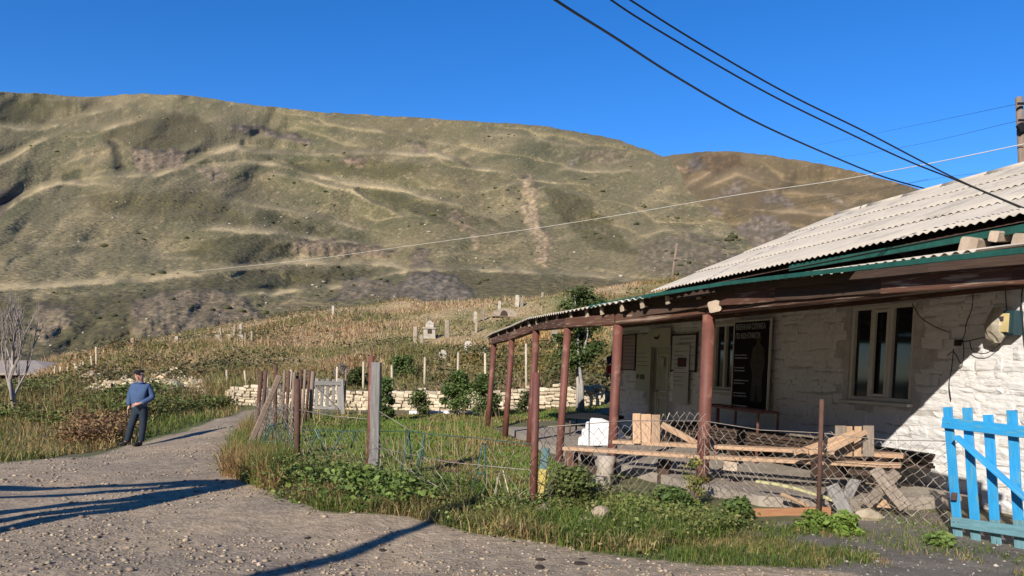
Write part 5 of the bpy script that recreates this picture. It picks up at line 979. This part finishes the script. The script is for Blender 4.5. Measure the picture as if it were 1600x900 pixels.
shrub('hill_shrub', 'dark green bush on the hill slope above the wall', 'shrub', 630, 583, 34, 40, 40, DG, 1200, .11, 'bushes on the hill slope'); shrub('hill_shrub', 'green bush on the hill above the garden gate', 'shrub', 556, 596, 32, 40, 38, [(.08, .10, .03), (.06, .08, .025)], 1200, .11, 'bushes on the hill slope'); shrub('hill_shrub', 'low green bush on the hill left of the garden gate', 'shrub', 466, 600, 32, 30, 30, [(.09, .11, .035)], 700, .11, 'bushes on the hill slope'); shrub('grey_shrub', 'pale dry grey bush on the hill above the garden gate', 'shrub', 534, 570, 35, 34, 24, [(.34, .29, .24), (.27, .23, .19)], 900, .07, 'bushes on the hill slope')
shrub('leafy_plant', 'bright green leafy weed on the bare dirt, left of the pair by the thin post', 'plant', 1268, 828, 8.1, 62, 24, [(.14, .22, .045), (.18, .25, .06)], 420, .065, 'leafy weeds on the bare dirt', gap=-.1); shrub('leafy_plant', 'bright green leafy weed on the bare dirt, right of the pair by the thin post', 'plant', 1322, 836, 7.95, 46, 32, [(.15, .23, .045), (.19, .27, .06)], 420, .07, 'leafy weeds on the bare dirt', gap=-.1); shrub('leafy_plant', 'flat broad-leaved weed on the dirt in front of the blue gate', 'plant', 1468, 850, 7.6, 46, 16, [(.13, .2, .05), (.17, .24, .07)], 130, .085, 'leafy weeds on the bare dirt', gap=-.1)
shrub('yellow_flower_plant', 'tall weed with yellow flowers beside the big porch post', 'plant', 1082, 812, 9.3, 44, 78, [(.14, .17, .04), (.50, .42, .05), (.12, .15, .04), (.10, .13, .035)], 260, .04, None, 7, 20); shrub('leafy_plant', 'dark leafy weed at the foot of the big porch post', 'plant', 1048, 822, 8.7, 70, 40, [(.07, .12, .035), (.1, .15, .04)], 700, .06, 'leafy weeds before the porch'); shrub('leafy_plant', 'green leafy weed by the floor edge plank', 'plant', 1150, 818, 8.5, 60, 34, [(.09, .14, .04), (.12, .17, .045)], 500, .055, 'leafy weeds before the porch'); shrub('leafy_plant', 'bushy weed between the rusty pipe post and the boulder', 'plant', 895, 818, 8.7, 90, 62, [(.10, .13, .04), (.14, .16, .05), (.08, .11, .035)], 1100, .055, 'leafy weeds before the porch')
# tree behind the porch
def tree(name, lab, px, py, Y, H_, spread, trunks, nl, ls, pal, crown0, slim=1.0):
    p = at(px, py, Y); p.z = gz1(p.x, p.y); r = thing(name, lab, 'tree', p); cs = []
    for k in range(trunks):
        b = p+Vector((random.uniform(-.15, .15), random.uniform(-.1, .1), -.1)); tp2 = p+Vector((random.uniform(-.4, .4)*spread, random.uniform(-.3, .3), H_*random.uniform(.85, 1))); ms = [b]+[b.lerp(tp2, f)+Vector((random.uniform(-.07, .07), random.uniform(-.07, .07), 0)) for f in (.25, .5, .75)]+[tp2]
        tube('trunk', ms, [.075, .06, .045, .03, .012], m_bark, r, 7); lb = MB()
        for q in range(11):
            f = random.uniform(crown0, .95); a0 = b.lerp(tp2, f); a = random.uniform(0, 6.28); L = spread*random.uniform(.45, 1)*(1.15-f*.6)*slim; e = a0+Vector((math.cos(a)*L, math.sin(a)*L, L*.45)); lb.tube([a0, a0.lerp(e, .5)+Vector((0, 0, .08)), e], [.028, .018, .008], 5)
            for z in range(4): cs.append((a0.lerp(e, random.uniform(.4, 1.05)), random.uniform(.16, .34)*spread))
        lb.build('limbs', m_bark, r); cs.append((tp2, .25*spread))
    C = []; B = []
    for c, q in cs:
        n = nl//len(cs); C.append(np.array(c)+rng.normal(0, .5, (n, 3))*q*np.array([1, 1, .7])); B.append(pcol(pal, n, .2)*random.uniform(.75, 1.25))
    kind(leaves('crown', np.concatenate(C), ls*rng.uniform(.6, 1.3, sum(map(len, C))), np.concatenate(B), r, False), 'stuff'); return r
tree('young_tree', 'young leafy green tree with pale twin trunks behind the porch', 905, 634, 25, 3.95, 1.0, 3, 9500, .11, [(.06, .095, .028), (.085, .125, .035), (.11, .15, .045)], .38)
# bare tree at the left edge
bt_ = at(22, 648, 27); bt_.z = gz1(bt_.x, bt_.y); br = thing('bare_tree', 'pale leafless tree with upright twigs at the left edge beside the hut', 'tree', bt_)
def limb(mb, a, d, L, r, depth):
    n = 4; P = [a]; dd = d.copy()
    for i in range(n): dd = (dd+Vector((random.uniform(-.16, .16), random.uniform(-.12, .12), .10))).normalized(); P.append(P[-1]+dd*L/n)
    mb.tube(P, [r*(1-.18*i) for i in range(n+1)], 5)
    if depth:
        for k in range(7 if depth == 2 else 6):
            f = random.randint(1, n); sd_ = Vector((random.uniform(-1, 1), random.uniform(-1, 1), random.uniform(.4, 1.4))).normalized(); limb(mb, P[f], (dd*.75+sd_*.6).normalized(), L*random.uniform(.38, .62), r*.42, depth-1)
base_ = [bt_+Vector((0, 0, -.1)), at(20, 620, 27), at(15, 595, 27), at(20, 570, 27)]; m_bare = mat('bare_bark', (.36, .30, .26), (.22, .185, .16), 6, .9, .006, 20)
tube('trunk', base_, [.11, .09, .075, .06], m_bare, br, 8)
mb = MB(); limb(mb, base_[3], Vector((.12, 0, 1)), 1.6, .06, 2); limb(mb, base_[2], Vector((.6, 0, 1)).normalized(), 1.8, .055, 2); limb(mb, base_[1], Vector((-.35, 0, 1)).normalized(), 1.9, .055, 2); limb(mb, base_[2], Vector((-.05, .3, 1)).normalized(), 1.9, .05, 2); limb(mb, base_[1], Vector((.5, .3, 1)).normalized(), 1.9, .05, 2); limb(mb, base_[3], Vector((-.3, .1, 1)).normalized(), 1.4, .05, 2); mb.build('limbs', m_bare, br)
# dead grey branches of brush by the boards
# white kerb strip across the garden
bar_p = [at(640, 647, 25.3), at(700, 646.5, 25.2), at(775, 647, 24.8)]
for p in bar_p: p.z = gz1(p.x, p.y)+.05
wk = MB()
for a, b in zip(bar_p, bar_p[1:]): wk.bar(a, b, .14, .14, jit=.01, seg=6)
tag(wk.build('kerb', m_marble), 'thin white kerb strip lying across the lawn before the shrubs', 'kerb')

# ------------------------------------------------------------------ the man on the road
mp = gnd(219, 697); pr_ = thing('person', 'man in blue sweater, dark jeans and black cap strolling along the gravel road', 'person', mp); MS = 1.0
def skin_mesh(name, J, E, mats, pick=None, sub=2, root=0, local=mp):
    me = bpy.data.meshes.new(name+'_skeleton'); me.from_pydata([(x*MS, y*MS, z*MS) for x, y, z, *_ in J], E, []); o = bpy.data.objects.new(name+'_skeleton', me); COL.objects.link(o)
    sk = o.modifiers.new('s', 'SKIN'); sk.use_smooth_shade = True; sv = me.skin_vertices[0].data
    for i, j in enumerate(J): r = j[3]; sv[i].radius = (r[0]*MS, r[1]*MS) if isinstance(r, tuple) else (r*MS, r*MS); sv[i].use_root = (i == root)
    ss = o.modifiers.new('u', 'SUBSURF'); ss.levels = sub; ss.render_levels = sub
    me2 = bpy.data.meshes.new_from_object(o.evaluated_get(bpy.context.evaluated_depsgraph_get())); bpy.data.objects.remove(o); me2.materials.clear()
    for m in mats: me2.materials.append(m)
    me2.polygons.foreach_set('use_smooth', np.ones(len(me2.polygons), bool)); me2.name = name
    return _link(bpy.data.objects.new(name, me2), pr_, Matrix.Translation(local))
# local frame: x right in the photo, y away, z up.  joints: pelvis, spine, chest, neck, head ...
J = [(0, 0, .90, (.11, .085)), (0, -.01, 1.08, (.13, .10)), (.02, 0, 1.27, (.13, .09)), (.03, .0, 1.42, (.07, .065)), (.02, -.01, 1.48, (.055, .058)), (.01, -.035, 1.55, (.085, .10)), (.005, -.035, 1.65, (.092, .11)), (.005, -.03, 1.71, (.06, .075)),
     (-.17, 0, 1.385, .062), (-.235, .03, 1.13, .043), (-.25, -.0, .90, .03), (-.25, -.03, .84, .032),
     (.215, 0, 1.385, .062), (.275, .02, 1.12, .044), (.10, -.20, .99, .03), (.03, -.235, .965, .03),
     (-.09, 0, .86, .075), (-.17, -.06, .48, .055), (-.30, -.02, .11, .032), (-.36, -.08, .04, .022),
     (.085, 0, .86, .075), (.06, .01, .47, .055), (.0, .03, .11, .032), (-.03, -.09, .04, .022)]
E = [(0, 1), (1, 2), (2, 3), (3, 4), (4, 5), (5, 6), (6, 7), (2, 8), (8, 9), (9, 10), (10, 11), (2, 12), (12, 13), (13, 14), (14, 15), (0, 16), (16, 17), (17, 18), (18, 19), (0, 20), (20, 21), (21, 22), (22, 23)]
def hand(i, d, side):
    x, y, z = J[i][:3]
    for k, (off, L) in enumerate(((-.028, .055), (-.01, .07), (.009, .066), (.027, .05))):
        a = len(J); J.append((x+d[0]*.035+side[0]*off, y+d[1]*.035+side[1]*off, z+d[2]*.035+side[2]*off, .0105)); J.append((x+d[0]*(.035+L*.6)+side[0]*off*1.3, y+d[1]*(.035+L*.6)+side[1]*off*1.3, z+d[2]*(.035+L*.6)+side[2]*off*1.3, .009)); J.append((x+d[0]*(.035+L)+side[0]*off*1.3, y+d[1]*(.035+L)+side[1]*off*1.3-.008, z+d[2]*(.035+L)+side[2]*off*1.3-.012, .0075)); E.extend([(i, a), (a, a+1), (a+1, a+2)])
    a = len(J); J.append((x-side[0]*.035+d[0]*.0, y-side[1]*.035+d[1]*.0, z-side[2]*.035+.0, .012)); J.append((x-side[0]*.055+d[0]*.03, y-side[1]*.055+d[1]*.03, z-side[2]*.055+d[2]*.03, .010)); E.extend([(i, a), (a, a+1)])
hand(15, (-.93, -.2, -.25), (.1, -.35, -.9)); hand(11, (0, -.15, -1), (.0, .9, -.1))
skin_mesh('body', J, E, [m_skin])
sw = [(0, -.015, .84, (.185, .15)), (0, -.04, 1.03, (.195, .175)), (.015, -.01, 1.25, (.185, .14)), (.025, 0, 1.37, (.14, .11)), (.028, .0, 1.455, (.10, .095)), (-.155, 0, 1.38, .082), (-.245, .03, 1.13, .075), (-.255, 0, .90, .06), (.20, 0, 1.38, .082), (.285, .02, 1.12, .078), (.11, -.19, .99, .06)]
skin_mesh('sweater', sw, [(0, 1), (1, 2), (2, 3), (3, 4), (2, 5), (5, 6), (6, 7), (2, 8), (8, 9), (9, 10)], [m_shirt])
jn = [(0, 0, .88, (.165, .135)), (-.085, 0, .80, .108), (-.17, -.06, .48, .082), (-.29, -.02, .07, .072), (.085, 0, .80, .108), (.065, .01, .47, .082), (.003, .03, .07, .072), (0, 0, 1.0, (.165, .135))]
skin_mesh('jeans', jn, [(0, 1), (1, 2), (2, 3), (0, 4), (4, 5), (5, 6), (0, 7)], [m_jeans])
for tx, ty, hx, hy in ((-.44, -.13, -.29, .0), (-.085, -.17, .005, .06)): skin_mesh('shoe', [(hx, hy, .055, .06), ((hx*.5+tx*.5), (hy*.5+ty*.5), .05, .06), (tx, ty, .038, .045)], [(0, 1), (1, 2)], [m_shoe])
skin_mesh('cap', [(.005, -.025, 1.675, (.125, .14)), (.0, -.03, 1.76, (.11, .125))], [(0, 1)], [m_black]); skin_mesh('cap_brim', [(-.002, -.09, 1.69, (.09, .03)), (-.005, -.185, 1.665, (.075, .02))], [(0, 1)], [m_black])
def dot(name, x, y, z, r, m_, sx=1, sz=1):
    bm = bmesh.new(); bmesh.ops.create_uvsphere(bm, u_segments=10, v_segments=7, radius=r); me = bpy.data.meshes.new(name); bm.to_mesh(me); bm.free(); me.materials.append(m_); _link(bpy.data.objects.new(name, me), pr_, Matrix.Translation(mp+Vector((x, y, z))) @ Matrix.Diagonal((sx, 1, sz, 1)))
dot('nose', 0.003, -.148, 1.595, .017, m_skin, .8, 1.4); dot('ear', -.086, -.03, 1.60, .026, m_skin, .5, 1.4); dot('ear', 0.096, -.03, 1.60, .026, m_skin, .5, 1.4); dot('eye', -.03, -.130, 1.625, .011, m_black, 1.3, .7); dot('eye', 0.037, -.130, 1.625, .011, m_black, 1.3, .7); dot('mouth', 0.003, -.128, 1.545, .012, mat('lips', (.3, .12, .1)), 2, .5)
skin_mesh('collar', [(-.06, -.06, 1.47, .028), (.03, -.095, 1.44, .025), (.11, -.06, 1.47, .028)], [(0, 1), (1, 2)], [m_shirt])
